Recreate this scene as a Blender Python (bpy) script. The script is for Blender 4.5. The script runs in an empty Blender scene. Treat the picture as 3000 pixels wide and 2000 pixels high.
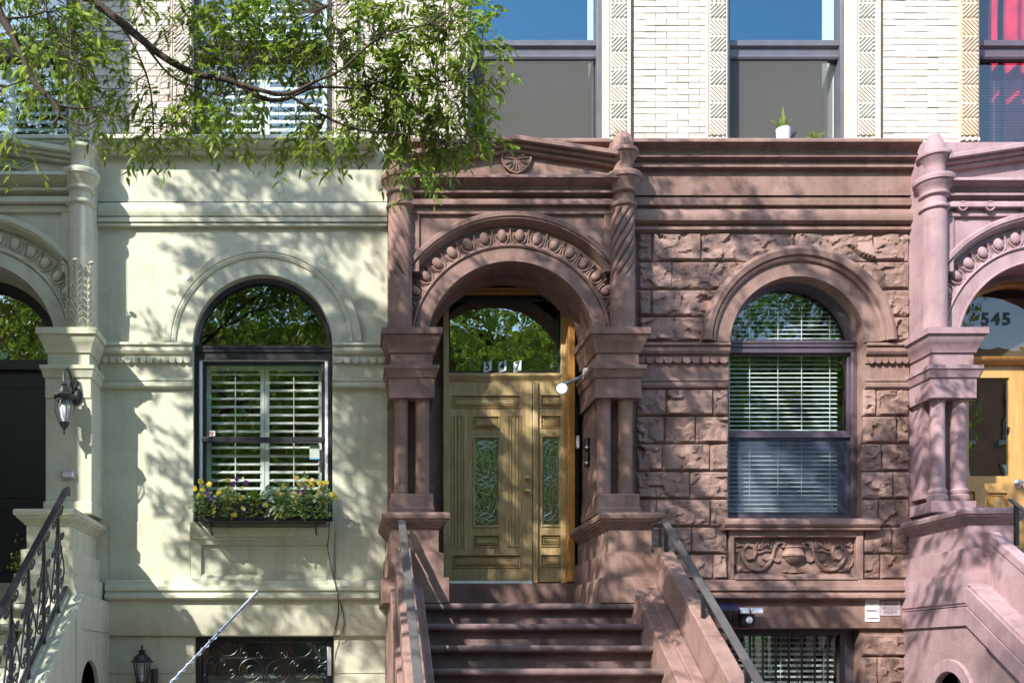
import bpy, bmesh, math, random
import numpy as np
from mathutils import Vector, Matrix, noise

R = math.radians
PI = math.pi
random.seed(7)
sc = bpy.context.scene
col = sc.collection

# ---------------------------------------------------------------- camera, sky, sun, exposure
# Facade plane is Y = 0, the camera stands 10 m in front of it with its back parallel to the wall (shift lens).
F = 2900.0
cam_d = bpy.data.cameras.new('camera')
cam_d.sensor_width = 36.0
cam_d.sensor_fit = 'HORIZONTAL'
cam_d.lens = 36.0 * F / 3000.0
cam_d.shift_x = (1500 - 1010) / 3000.0
cam_d.shift_y = (1942 - 1000) / 3000.0
cam_d.clip_start = 0.05
cam_d.clip_end = 500
cam = bpy.data.objects.new('camera', cam_d)
cam.location = (0, -10, 1.6)
cam.rotation_euler = (R(90), 0, 0)
col.objects.link(cam)
sc.camera = cam

SUN = Vector((0.95, 1.0, -1.1)).normalized()       # direction the light travels
world = bpy.data.worlds.new('World')
sc.world = world
world.use_nodes = True
wn = world.node_tree
for n in list(wn.nodes):
    wn.nodes.remove(n)
wout = wn.nodes.new('ShaderNodeOutputWorld')
wbg = wn.nodes.new('ShaderNodeBackground')
wsky = wn.nodes.new('ShaderNodeTexSky')
wsky.sky_type = 'NISHITA'
wsky.sun_disc = False
wsky.sun_elevation = math.asin(-SUN.z)
wsky.sun_rotation = math.atan2(-SUN.x, -SUN.y)
wsky.air_density = 1.0
wsky.dust_density = 0.6
wsky.ozone_density = 1.4
wbg.inputs['Strength'].default_value = 0.15
wn.links.new(wsky.outputs[0], wbg.inputs[0])
wn.links.new(wbg.outputs[0], wout.inputs[0])

sun_d = bpy.data.lights.new('sun', 'SUN')
sun_d.energy = 2.3
sun_d.angle = R(0.53)
sun_d.color = (1.0, 0.95, 0.88)
sun = bpy.data.objects.new('sun', sun_d)
sun.rotation_euler = SUN.to_track_quat('-Z', 'Y').to_euler()
sun.location = (-12, -14, 18)
col.objects.link(sun)

sc.view_settings.view_transform = 'Standard'
sc.view_settings.look = 'None'
sc.view_settings.gamma = 1.0
sc.view_settings.exposure = 2.1
sc.view_settings.use_curve_mapping = False
sc.render.engine = 'CYCLES'
sc.cycles.use_denoising = True
sc.cycles.max_bounces = 8
sc.cycles.diffuse_bounces = 4
sc.cycles.glossy_bounces = 4
sc.cycles.transmission_bounces = 4
sc.cycles.transparent_max_bounces = 16
sc.cycles.caustics_reflective = False
sc.cycles.caustics_refractive = False
sc.cycles.sample_clamp_indirect = 6.0

# measured positions: a point of the photograph whose distance from the wall plane is y, in metres
def X(px, y=0.0): return (px - 1010.0) * (10.0 + y) / F
def Z(py, y=0.0): return 1.6 + (1942.0 - py) * (10.0 + y) / F

# ---------------------------------------------------------------- materials
MATS = {}
def new_mat(name):
    m = bpy.data.materials.new(name)
    m.use_nodes = True
    nt = m.node_tree
    b = nt.nodes['Principled BSDF']
    MATS[name] = m
    return m, nt, b
def nd(nt, t, **kw):
    n = nt.nodes.new(t)
    for k, v in kw.items():
        setattr(n, k, v)
    return n
def ramp(nt, src, p0, c0, p1, c1):
    r = nd(nt, 'ShaderNodeValToRGB')
    e = r.color_ramp.elements
    e[0].position, e[0].color = p0, (*c0, 1)
    e[1].position, e[1].color = p1, (*c1, 1)
    nt.links.new(src, r.inputs[0])
    return r.outputs[0]
def mixc(nt, fac, a, b, mode='MIX'):
    m = nd(nt, 'ShaderNodeMix', data_type='RGBA', blend_type=mode)
    if isinstance(fac, float): m.inputs[0].default_value = fac
    else: nt.links.new(fac, m.inputs[0])
    for i, v in ((6, a), (7, b)):
        if isinstance(v, tuple): m.inputs[i].default_value = (*v, 1)
        else: nt.links.new(v, m.inputs[i])
    return m.outputs[2]
def pos(nt, scale=(1, 1, 1)):
    g = nd(nt, 'ShaderNodeNewGeometry')
    mp = nd(nt, 'ShaderNodeMapping')
    mp.inputs['Scale'].default_value = scale
    nt.links.new(g.outputs['Position'], mp.inputs[0])
    return mp.outputs[0]
def noise_n(nt, vec, scale, detail=4, rough=0.55):
    n = nd(nt, 'ShaderNodeTexNoise')
    n.inputs['Scale'].default_value = scale
    n.inputs['Detail'].default_value = detail
    n.inputs['Roughness'].default_value = rough
    nt.links.new(vec, n.inputs['Vector'])
    return n.outputs[0]

def stone(name, c0, c1, stain, rough=0.85, big=1.7, grain=60.0, bump=0.25, stain_amt=0.35, streak=0.2, spec=0.25, blotch=0.25, crack=0.0, vary=0.0):
    m, nt, b = new_mat(name)
    p = pos(nt)
    base = ramp(nt, noise_n(nt, p, big, 5, 0.6), 0.3, c0, 0.72, c1)
    if vary:
        oi = nd(nt, 'ShaderNodeObjectInfo')
        base = mixc(nt, 1.0, base, ramp(nt, oi.outputs['Random'], 0.0, (1 - vary, 1 - vary * 1.1, 1 - vary * 1.25), 1.0, (1 + vary * .6,) * 3), 'MULTIPLY')
    st = ramp(nt, noise_n(nt, p, 5.5, 6, 0.65), 0.48, (0, 0, 0), 0.72, (stain_amt,) * 3)
    c = mixc(nt, st, base, stain)
    sk = ramp(nt, noise_n(nt, pos(nt, (9, 9, 0.7)), 1.0, 4, 0.6), 0.5, (0, 0, 0), 0.75, (streak,) * 3)
    c = mixc(nt, sk, c, stain)
    if crack:
        vo = nd(nt, 'ShaderNodeTexVoronoi', feature='DISTANCE_TO_EDGE')
        vo.inputs['Scale'].default_value = 0.9
        wv = nd(nt, 'ShaderNodeVectorMath', operation='ADD')
        nz = nd(nt, 'ShaderNodeTexNoise'); nz.inputs['Scale'].default_value = 3.5; nz.inputs['Detail'].default_value = 6
        nt.links.new(p, nz.inputs['Vector']); nt.links.new(p, wv.inputs[0]); nt.links.new(nz.outputs['Color'], wv.inputs[1])
        nt.links.new(wv.outputs[0], vo.inputs['Vector'])
        ck = ramp(nt, vo.outputs['Distance'], 0.0, (crack,) * 3, 0.006, (0, 0, 0))
        mk = ramp(nt, noise_n(nt, p, 0.8, 2), 0.5, (0, 0, 0), 0.6, (1, 1, 1))
        c = mixc(nt, mixc(nt, 1.0, ck, mk, 'MULTIPLY'), c, stain)
    gr = ramp(nt, noise_n(nt, p, grain * 2.2, 2, 0.5), 0.25, (1 - blotch,) * 3, 0.75, (1 + blotch * 0.6,) * 3)
    c = mixc(nt, 1.0, c, gr, 'MULTIPLY')
    nt.links.new(c, b.inputs['Base Color'])
    b.inputs['Roughness'].default_value = rough
    b.inputs['Specular IOR Level'].default_value = spec
    bp = nd(nt, 'ShaderNodeBump')
    bp.inputs['Strength'].default_value = bump
    bp.inputs['Distance'].default_value = 0.01
    a = nd(nt, 'ShaderNodeMath', operation='ADD')
    nt.links.new(noise_n(nt, p, grain, 6, 0.6), a.inputs[0])
    nt.links.new(noise_n(nt, p, 9.0, 4, 0.6), a.inputs[1])
    nt.links.new(a.outputs[0], bp.inputs['Height'])
    nt.links.new(bp.outputs[0], b.inputs['Normal'])
    return m

def plain(name, c, rough=0.5, metal=0.0, spec=0.5, var=0.12, bump=0.05, scale=30.0):
    m, nt, b = new_mat(name)
    p = pos(nt)
    lo = tuple(max(0, x * (1 - var)) for x in c)
    hi = tuple(min(1, x * (1 + var)) for x in c)
    nt.links.new(ramp(nt, noise_n(nt, p, scale * 0.25, 4), 0.3, lo, 0.7, hi), b.inputs['Base Color'])
    b.inputs['Metallic'].default_value = metal
    b.inputs['Specular IOR Level'].default_value = spec
    rr = nd(nt, 'ShaderNodeMapRange')
    rr.inputs[3].default_value = max(0.02, rough - 0.08)
    rr.inputs[4].default_value = min(1, rough + 0.08)
    nt.links.new(noise_n(nt, p, scale, 3), rr.inputs[0])
    nt.links.new(rr.outputs[0], b.inputs['Roughness'])
    if bump:
        bp = nd(nt, 'ShaderNodeBump')
        bp.inputs['Strength'].default_value = bump
        bp.inputs['Distance'].default_value = 0.004
        nt.links.new(noise_n(nt, p, scale * 2, 4), bp.inputs['Height'])
        nt.links.new(bp.outputs[0], b.inputs['Normal'])
    return m

def wood(name, c0, c1, dark, rough=0.42, vert=True):
    m, nt, b = new_mat(name)
    s = (28, 28, 1.6) if vert else (1.6, 28, 28)
    grain = noise_n(nt, pos(nt, s), 1.6, 6, 0.65)
    base = ramp(nt, grain, 0.36, c0, 0.64, c1)
    wear = ramp(nt, noise_n(nt, pos(nt), 3.0, 5, 0.6), 0.45, (0, 0, 0), 0.75, (0.65,) * 3)
    nt.links.new(mixc(nt, wear, base, dark), b.inputs['Base Color'])
    b.inputs['Roughness'].default_value = rough
    bp = nd(nt, 'ShaderNodeBump')
    bp.inputs['Strength'].default_value = 0.12
    bp.inputs['Distance'].default_value = 0.003
    nt.links.new(grain, bp.inputs['Height'])
    nt.links.new(bp.outputs[0], b.inputs['Normal'])
    return m

def glass(name, refl=0.2, tint=(1, 1, 1), wav=0.02, wscale=1.5, rough=0.0, through=(0.85, 0.9, 0.88)):
    m = bpy.data.materials.new(name)
    m.use_nodes = True
    MATS[name] = m
    nt = m.node_tree
    for n in list(nt.nodes): nt.nodes.remove(n)
    out = nd(nt, 'ShaderNodeOutputMaterial')
    mix = nd(nt, 'ShaderNodeMixShader')
    tr = nd(nt, 'ShaderNodeBsdfTransparent')
    tr.inputs[0].default_value = (*through, 1)
    gl = nd(nt, 'ShaderNodeBsdfGlossy')
    gl.inputs[0].default_value = (*tint, 1)
    gl.inputs['Roughness'].default_value = rough
    lw = nd(nt, 'ShaderNodeLayerWeight')
    lw.inputs[0].default_value = 0.5
    fr = nd(nt, 'ShaderNodeMath', operation='POWER')
    fr.inputs[1].default_value = 4.0
    nt.links.new(lw.outputs['Facing'], fr.inputs[0])
    ad = nd(nt, 'ShaderNodeMath', operation='ADD', use_clamp=True)
    ad.inputs[1].default_value = refl
    bp = nd(nt, 'ShaderNodeBump')
    bp.inputs['Strength'].default_value = wav
    bp.inputs['Distance'].default_value = 0.05
    nt.links.new(noise_n(nt, pos(nt), wscale, 2, 0.5), bp.inputs['Height'])
    nt.links.new(bp.outputs[0], gl.inputs['Normal'])
    nt.links.new(fr.outputs[0], ad.inputs[0])
    nt.links.new(ad.outputs[0], mix.inputs[0])
    nt.links.new(tr.outputs[0], mix.inputs[1])
    nt.links.new(gl.outputs[0], mix.inputs[2])
    nt.links.new(mix.outputs[0], out.inputs[0])
    return m

def leafmat(name, c0, c1, trans=0.4, rough=0.5):
    m = bpy.data.materials.new(name)
    m.use_nodes = True
    MATS[name] = m
    nt = m.node_tree
    b = nt.nodes['Principled BSDF']
    out = nt.nodes['Material Output']
    c = ramp(nt, noise_n(nt, pos(nt), 22.0, 2, 0.6), 0.34, c0, 0.66, c1)
    nt.links.new(c, b.inputs['Base Color'])
    b.inputs['Roughness'].default_value = rough
    tl = nd(nt, 'ShaderNodeBsdfTranslucent')
    nt.links.new(mixc(nt, 0.35, c, (0.30, 0.42, 0.03)), tl.inputs[0])
    mx = nd(nt, 'ShaderNodeMixShader')
    mx.inputs[0].default_value = trans
    nt.links.new(b.outputs[0], mx.inputs[1])
    nt.links.new(tl.outputs[0], mx.inputs[2])
    nt.links.new(mx.outputs[0], out.inputs[0])
    return m

CREAM = stone('cream_stucco', (0.49, 0.49, 0.375), (0.58, 0.575, 0.455), (0.33, 0.32, 0.22), big=1.1, grain=70, bump=0.12, stain_amt=0.42, streak=0.46, blotch=0.08, crack=0.9)
BROWN = stone('brownstone', (0.195, 0.121, 0.100), (0.315, 0.200, 0.170), (0.105, 0.064, 0.053), big=1.9, grain=85, bump=0.35, stain_amt=0.55, streak=0.5, blotch=0.16, crack=0.5)
ROCK = stone('brownstone_rock', (0.235, 0.150, 0.127), (0.335, 0.220, 0.188), (0.14, 0.088, 0.074), big=2.8, grain=48, bump=0.8, stain_amt=0.5, streak=0.2, blotch=0.2, vary=0.16)
PINK = stone('pink_stone', (0.27, 0.178, 0.190), (0.40, 0.272, 0.284), (0.16, 0.10, 0.11), big=1.8, grain=80, bump=0.2, stain_amt=0.5, streak=0.5, blotch=0.1, crack=0.5)
PROCK = stone('pink_rock', (0.255, 0.170, 0.172), (0.36, 0.248, 0.25), (0.15, 0.095, 0.096), big=2.6, grain=50, bump=0.7, stain_amt=0.45, streak=0.1, blotch=0.12)
TREAD = stone('worn_tread', (0.115, 0.078, 0.076), (0.235, 0.16, 0.15), (0.055, 0.038, 0.038), big=3.2, grain=70, bump=0.3, stain_amt=0.55, streak=0.0, blotch=0.16)
BRICK = stone('cream_brick', (0.50, 0.455, 0.40), (0.58, 0.54, 0.48), (0.42, 0.34, 0.27), big=4.0, grain=60, bump=0.3, stain_amt=0.4, streak=0.2, blotch=0.08, vary=0.14)
MORTAR = stone('buff_mortar', (0.33, 0.24, 0.185), (0.46, 0.36, 0.29), (0.24, 0.16, 0.12), big=3, grain=90, bump=0.3, blotch=0.1)
TERRA = stone('cream_terracotta', (0.52, 0.47, 0.40), (0.60, 0.55, 0.48), (0.40, 0.30, 0.22), big=3.5, grain=60, bump=0.2, stain_amt=0.35, streak=0.1, blotch=0.06)
TERRAW = stone('warm_terracotta', (0.56, 0.42, 0.30), (0.64, 0.50, 0.38), (0.42, 0.26, 0.16), big=3.5, grain=60, bump=0.2, stain_amt=0.4, streak=0.1, blotch=0.06)
WOOD = wood('oak_weathered', (0.33, 0.235, 0.108), (0.50, 0.375, 0.19), (0.235, 0.16, 0.075))
WOODH = wood('oak_rail', (0.33, 0.235, 0.108), (0.50, 0.375, 0.19), (0.235, 0.16, 0.075), vert=False)
OAK = wood('oak_varnished', (0.36, 0.165, 0.038), (0.52, 0.265, 0.07), (0.20, 0.09, 0.025), rough=0.35)
PINE = wood('pine_door', (0.44, 0.245, 0.075), (0.58, 0.345, 0.12), (0.32, 0.17, 0.05), rough=0.4)
IRON = plain('black_iron', (0.012, 0.012, 0.016), rough=0.38, spec=0.6, bump=0.12, scale=60)
RAILM = plain('skylit_rail_paint', (0.075, 0.070, 0.068), rough=0.34, spec=0.6, var=0.3, bump=0.06)  # rail colour lightened to carry the sky reflected on its top face
BLACKP = plain('black_paint', (0.014, 0.014, 0.019), rough=0.42, spec=0.5, bump=0.04)
NAVY = plain('dark_bronze_frame', (0.085, 0.064, 0.080), rough=0.4, spec=0.5, bump=0.03)
GREYF = plain('grey_sash', (0.095, 0.095, 0.115), rough=0.45, bump=0.03)
WHITE = plain('white_paint', (0.84, 0.85, 0.83), rough=0.45, var=0.03, bump=0.03)
BLIND = plain('white_blind', (0.76, 0.80, 0.80), rough=0.5, var=0.03, bump=0.0)
SHADE = plain('grey_shade', (0.10, 0.102, 0.096), rough=0.9, spec=0.1, var=0.05, bump=0.03, scale=200)
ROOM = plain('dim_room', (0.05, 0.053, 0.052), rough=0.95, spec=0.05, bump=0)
REDC = plain('crimson_curtain', (0.46, 0.015, 0.045), rough=0.8, spec=0.1, var=0.2, bump=0.05)
BRASS = plain('brass', (0.62, 0.52, 0.28), rough=0.25, metal=1.0, bump=0.02)
STEEL = plain('steel', (0.55, 0.56, 0.60), rough=0.3, metal=1.0, bump=0.03)
ALU = plain('aluminium', (0.70, 0.70, 0.74), rough=0.4, metal=0.8, bump=0.03)
PLASTW = plain('white_plastic', (0.72, 0.72, 0.72), rough=0.4, bump=0)
PLASTG = plain('grey_plastic', (0.33, 0.34, 0.37), rough=0.45, bump=0)
LAMPG = plain('frosted_lens', (0.85, 0.87, 0.9), rough=0.3, bump=0, var=0.02)
def lit(name, c, e):
    m, nt, b = new_mat(name)
    b.inputs['Base Color'].default_value = (*c, 1); b.inputs['Emission Color'].default_value = (1, .98, .95, 1); b.inputs['Emission Strength'].default_value = e
    return m
LITLENS = lit('lit_lens', (.85, .87, .9), .22)
CARD = plain('card_white', (0.72, 0.80, 0.76), rough=0.5, bump=0, var=0.03)
INK = plain('black_ink', (0.012, 0.02, 0.022), rough=0.5, bump=0)
REDINK = plain('red_ink', (0.42, 0.03, 0.03), rough=0.5, bump=0)
PLUMINK = plain('plum_ink', (0.17, 0.06, 0.11), rough=0.5, bump=0)
PLAQUE = plain('grey_plaque', (0.40, 0.34, 0.37), rough=0.45, bump=0.03)
GREYINK = plain('grey_ink', (0.17, 0.125, 0.15), rough=0.6, bump=0)
SOLAR = plain('solar_panel', (0.035, 0.03, 0.085), rough=0.18, spec=0.7, bump=0)
BLUEP = plain('pot_glaze', (0.62, 0.60, 0.74), rough=0.25, bump=0)
SOIL = plain('soil', (0.035, 0.025, 0.018), rough=0.95, bump=0.3)
LINER = plain('green_liner', (0.045, 0.06, 0.04), rough=0.8, bump=0.3)
BARK = stone('bark', (0.045, 0.033, 0.026), (0.085, 0.064, 0.050), (0.02, 0.015, 0.012), big=9, grain=40, bump=0.9, stain_amt=0.5, streak=0.0)
GL = glass('window_glass', 0.17, (0.92, 1, 0.95), 0.035, 2.2)
GLSKY = glass('upper_glass', 0.17, (0.42, 0.82, 1.0), 0.004, 0.8)
GLB = glass('blind_glass', 0.085, (0.9, 1.0, 0.97), 0.03, 2.0)
GLT = glass('transom_glass', 0.30, (0.95, 1, 0.93), 0.05, 3.0)
GLLEAD = glass('textured_glass', 0.42, (0.95, 1, 0.88), 0.17, 30.0, through=(0.55, 0.6, 0.57))
GLLAMP = glass('lamp_glass', 0.10, (1, 1, 1), 0.05, 20.0, through=(0.95, 0.95, 0.95))
def screen(name, c, open_):
    m, nt, b = new_mat(name)
    b.inputs['Base Color'].default_value = (*c, 1); b.inputs['Roughness'].default_value = .8; b.inputs['Specular IOR Level'].default_value = .2
    tr = nd(nt, 'ShaderNodeBsdfTransparent'); mx = nd(nt, 'ShaderNodeMixShader'); mx.inputs[0].default_value = open_
    out = nt.nodes['Material Output']
    nt.links.new(b.outputs[0], mx.inputs[1]); nt.links.new(tr.outputs[0], mx.inputs[2]); nt.links.new(mx.outputs[0], out.inputs[0])
    return m
SCREENB = screen('blue_screen', (.10, .125, .19), .6)
SCREEN = screen('insect_screen', (.082, .080, .073), .25)
LEAF = leafmat('leaf_green', (0.14, 0.235, 0.028), (0.30, 0.385, 0.065), 0.52)
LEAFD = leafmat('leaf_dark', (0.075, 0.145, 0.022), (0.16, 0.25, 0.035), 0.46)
LEAFR = leafmat('leaf_far', (0.13, 0.24, 0.028), (0.25, 0.38, 0.05), 0.66)
PANSYL = leafmat('pansy_leaf', (0.14, 0.25, 0.06), (0.34, 0.46, 0.18), 0.35)
VARIEG = leafmat('pale_leaf', (0.30, 0.40, 0.28), (0.45, 0.54, 0.40), 0.3)
YEL = leafmat('petal_yellow', (0.80, 0.58, 0.03), (0.85, 0.66, 0.08), 0.25)
ORA = leafmat('petal_apricot', (0.82, 0.52, 0.12), (0.85, 0.62, 0.30), 0.25)
PALE = leafmat('petal_pale', (0.80, 0.74, 0.42), (0.86, 0.83, 0.66), 0.25)
PUR = leafmat('petal_purple', (0.16, 0.015, 0.26), (0.26, 0.03, 0.36), 0.2)
PAV = stone('paving', (0.30, 0.29, 0.27), (0.38, 0.37, 0.35), (0.2, 0.19, 0.18), big=1, grain=60, bump=0.2)
ASPH = stone('asphalt', (0.045, 0.045, 0.047), (0.065, 0.065, 0.066), (0.03, 0.03, 0.03), big=1, grain=90, bump=0.5)
REDB = stone('red_brick_far', (0.22, 0.10, 0.07), (0.30, 0.15, 0.10), (0.14, 0.07, 0.05), big=2, grain=40, bump=0.4)
CARP = plain('car_paint', (0.05, 0.06, 0.075), rough=0.22, metal=0.4, bump=0)
RUBBER = plain('rubber', (0.02, 0.02, 0.02), rough=0.85, bump=0.1)

# ---------------------------------------------------------------- mesh builder
class MB:
    def __init__(self): self.v, self.f = [], []
    def add(self, vs, fs):
        o = len(self.v)
        self.v += [tuple(p) for p in vs]
        self.f += [tuple(i + o for i in f) for f in fs]
        return self
    def box(self, x0, x1, y0, y1, z0, z1):
        return self.add([(x0, y0, z0), (x1, y0, z0), (x1, y1, z0), (x0, y1, z0), (x0, y0, z1), (x1, y0, z1), (x1, y1, z1), (x0, y1, z1)],
                        [(0, 3, 2, 1), (4, 5, 6, 7), (0, 1, 5, 4), (1, 2, 6, 5), (2, 3, 7, 6), (3, 0, 4, 7)])
    def stack(self, x0, x1, y0, y1, lv):
        """rectangular block whose outline swells by e (both sides and the front) at each height: lv = [(z, e)]"""
        vs, fs = [], []
        for z, e in lv:
            vs += [(x0 - e, y0 - e, z), (x1 + e, y0 - e, z), (x1 + e, y1, z), (x0 - e, y1, z)]
        for k in range(len(lv) - 1):
            a, b = 4 * k, 4 * k + 4
            for i in range(4):
                j = (i + 1) % 4
                fs.append((a + i, a + j, b + j, b + i))
        fs.append((0, 3, 2, 1)); t = 4 * (len(lv) - 1)
        fs.append((t, t + 1, t + 2, t + 3))
        return self.add(vs, fs)
    def px(self, x0, x1, pts):
        """closed (y, z) outline swept along X"""
        n = len(pts)
        vs = [(x0, y, z) for y, z in pts] + [(x1, y, z) for y, z in pts]
        fs = [(i, (i + 1) % n, n + (i + 1) % n, n + i) for i in range(n)]
        fs += [tuple(range(n - 1, -1, -1)), tuple(range(n, 2 * n))]
        return self.add(vs, fs)
    def py(self, y0, y1, pts):
        """closed (x, z) outline swept along Y"""
        n = len(pts)
        vs = [(x, y0, z) for x, z in pts] + [(x, y1, z) for x, z in pts]
        fs = [(i, (i + 1) % n, n + (i + 1) % n, n + i) for i in range(n)]
        fs += [tuple(range(n - 1, -1, -1)), tuple(range(n, 2 * n))]
        return self.add(vs, fs)
    def lathe(self, cx, cy, prof, n=28, mod=None, sy=1.0):
        vs, fs = [], []
        for r, z in prof:
            for k in range(n):
                a = 2 * PI * k / n
                rr = r * (mod(a, z) if mod else 1)
                vs.append((cx + rr * math.cos(a), cy + sy * rr * math.sin(a), z))
        for i in range(len(prof) - 1):
            for k in range(n):
                j = (k + 1) % n
                fs.append((i * n + k, i * n + j, i * n + n + j, i * n + n + k))
        fs.append(tuple(range(n - 1, -1, -1)))
        t = (len(prof) - 1) * n
        fs.append(tuple(range(t, t + n)))
        return self.add(vs, fs)
    def ring(self, cx, cz, prof, a0=0.0, a1=180.0, n=48):
        """closed (r, y) outline swept round an axis through (cx, cz) along Y"""
        m = len(prof); vs = []; fs = []
        for i in range(n + 1):
            a = R(a0 + (a1 - a0) * i / n); c, s = math.cos(a), math.sin(a)
            vs += [(cx + r * c, y, cz + r * s) for r, y in prof]
        for i in range(n):
            for k in range(m):
                j = (k + 1) % m
                fs.append((i * m + k, i * m + j, i * m + m + j, i * m + m + k))
        fs += [tuple(range(m - 1, -1, -1)), tuple(range(n * m, n * m + m))]
        return self.add(vs, fs)
    def sheet(self, x0, x1, y, z0, z1):
        return self.add([(x0, y, z0), (x1, y, z0), (x1, y, z1), (x0, y, z1)], [(0, 1, 2, 3)])
    def halfdisc(self, cx, cz, r, y, n=40):
        return self.add([(cx + r * math.cos(PI * i / n), y, cz + r * math.sin(PI * i / n)) for i in range(n + 1)], [tuple(range(n + 1))])
    def disc(self, cx, cz, r, y0, y1, a0=0, a1=360, n=40):
        pts = [(cx + r * math.cos(R(a0 + (a1 - a0) * i / n)), cz + r * math.sin(R(a0 + (a1 - a0) * i / n))) for i in range(n + (0 if a1 - a0 >= 360 else 1))]
        return self.py(y0, y1, pts)
    def tube(self, path, r, n=6, r1=None, flat=None):
        path = [Vector(p) for p in path]; m = len(path); vs = []; fs = []
        up = None
        for i, p in enumerate(path):
            d = (path[min(i + 1, m - 1)] - path[max(i - 1, 0)])
            if d.length < 1e-9: d = Vector((0, 0, 1))
            d.normalize()
            if up is None:
                up = Vector((0, 1, 0)) if abs(d.y) < 0.9 else Vector((0, 0, 1))
            s = d.cross(up)
            if s.length < 1e-6: s = d.orthogonal()
            s.normalize(); up = s.cross(d).normalized()
            rr = r if r1 is None else r + (r1 - r) * i / (m - 1)
            for k in range(n):
                a = 2 * PI * k / n + PI / n
                q = p + s * (math.cos(a) * rr) + up * (math.sin(a) * rr * (flat or 1))
                vs.append(tuple(q))
        for i in range(m - 1):
            for k in range(n):
                j = (k + 1) % n
                fs.append((i * n + k, i * n + j, i * n + n + j, i * n + n + k))
        fs += [tuple(range(n - 1, -1, -1)), tuple(range((m - 1) * n, m * n))]
        return self.add(vs, fs)
    def arch(self, x0, x1, z0, z1, cx, cz, r, y0, y1, n=40, sw=False):
        """slab x0..x1, z0..z1 with a round-headed opening; sw swaps X and Y for side walls"""
        q = MB()
        if cx - r > x0 + 1e-4: q.box(x0, cx - r, y0, y1, z0, z1)
        if x1 > cx + r + 1e-4: q.box(cx + r, x1, y0, y1, z0, z1)
        vs, fs = [], []
        for i in range(n + 1):
            a = PI - PI * i / n
            x, z = cx + r * math.cos(a), cz + r * math.sin(a)
            vs += [(x, y0, z), (x, y0, z1), (x, y1, z1), (x, y1, z)]
        for i in range(n):
            a, b = 4 * i, 4 * i + 4
            for k in range(4):
                j = (k + 1) % 4
                fs.append((a + k, a + j, b + j, b + k))
        q.add(vs, fs)
        if sw: q.v = [(y, x, z) for x, y, z in q.v]
        return self.add(q.v, q.f)
    def blob(self, c, s, n=10, m=7):
        vs, fs = [], []
        for i in range(1, m):
            t = PI * i / m
            for k in range(n):
                a = 2 * PI * k / n
                vs.append((c[0] + s[0] * math.sin(t) * math.cos(a), c[1] + s[1] * math.sin(t) * math.sin(a), c[2] + s[2] * math.cos(t)))
        for i in range(m - 2):
            for k in range(n):
                j = (k + 1) % n
                fs.append((i * n + k, i * n + n + k, i * n + n + j, i * n + j))
        fs.append(tuple(range(n))); fs.append(tuple(range((m - 2) * n + n - 1, (m - 2) * n - 1, -1)))
        return self.add(vs, fs)
    def xf(self, M):
        self.v = [tuple(M @ Vector(p)) for p in self.v]
        return self
    def mesh(self, name, mat, smooth=38, fix=True):
        me = bpy.data.meshes.new(name)
        me.from_pydata(self.v, [], self.f)
        if fix:
            bm = bmesh.new(); bm.from_mesh(me)
            bmesh.ops.recalc_face_normals(bm, faces=bm.faces)
            bm.to_mesh(me); bm.free()
        me.materials.append(mat)
        if smooth:
            me.polygons.foreach_set('use_smooth', [True] * len(me.polygons))
            me.set_sharp_from_angle(angle=R(smooth))
        me.update()
        return me

INV = {}
def tag(o, label, cat, group=None):
    o['label'] = label; o['category'] = cat
    if group: o['group'] = group
    return o
def thing(name, label, cat, loc, group=None):
    o = bpy.data.objects.new(name, None)
    o.empty_display_size = 0.1
    o.location = loc
    col.objects.link(o)
    INV[o.name] = Matrix.Translation(-Vector(loc))
    return tag(o, label, cat, group)
def link(name, me, parent=None, loc=None, mtx=None):
    o = bpy.data.objects.new(name, me)
    col.objects.link(o)
    if parent is not None:
        o.parent = parent
        if parent.name in INV: o.matrix_parent_inverse = INV[parent.name]
    if loc is not None: o.location = loc
    if mtx is not None: o.matrix_basis = mtx
    return o
def pieces(mb):
    up = list(range(len(mb.v)))
    def find(a):
        while up[a] != a:
            up[a] = up[up[a]]; a = up[a]
        return a
    for f in mb.f:
        for k in f[1:]: up[find(k)] = find(f[0])
    out = {}
    for f in mb.f:
        q, ix = out.setdefault(find(f[0]), (MB(), {}))
        for k in f:
            if k not in ix: ix[k] = len(q.v); q.v.append(mb.v[k])
        q.f.append(tuple(ix[k] for k in f))
    return [q for q, _ in out.values()]
def part(name, mb, mat, parent=None, bev=0.0, smooth=38, seg=2, split=False):
    if split:
        return [part(name, q, mat, parent, bev, smooth, seg) for q in pieces(mb)][0]
    o = link(name, mb.mesh(name, mat, smooth), parent)
    if bev:
        m = o.modifiers.new('edge', 'BEVEL')
        m.width = bev; m.segments = seg; m.limit_method = 'ANGLE'; m.angle_limit = R(40)
        m.harden_normals = False
    return o
def struct(name, mb, mat, bev=0):
    o = part(name, mb, mat, None, bev)
    o['kind'] = 'structure'
    return o
def spiral(c, r0, r1, a0, turns, n=26, y=None):
    """flat scroll in the XZ plane round c=(x,y,z)"""
    pts = []
    for i in range(n + 1):
        t = i / n; a = R(a0) + turns * 2 * PI * t; r = r0 + (r1 - r0) * t
        pts.append((c[0] + r * math.cos(a), c[1], c[2] + r * math.sin(a)))
    return pts
def prof(pts, back):
    """outline for a moulding from (photo row, y) pairs, closed at the depth back"""
    o = [(y, Z(p, y)) for p, y in pts]
    return [(back, o[0][1])] + o + [(back, o[-1][1])]
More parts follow.
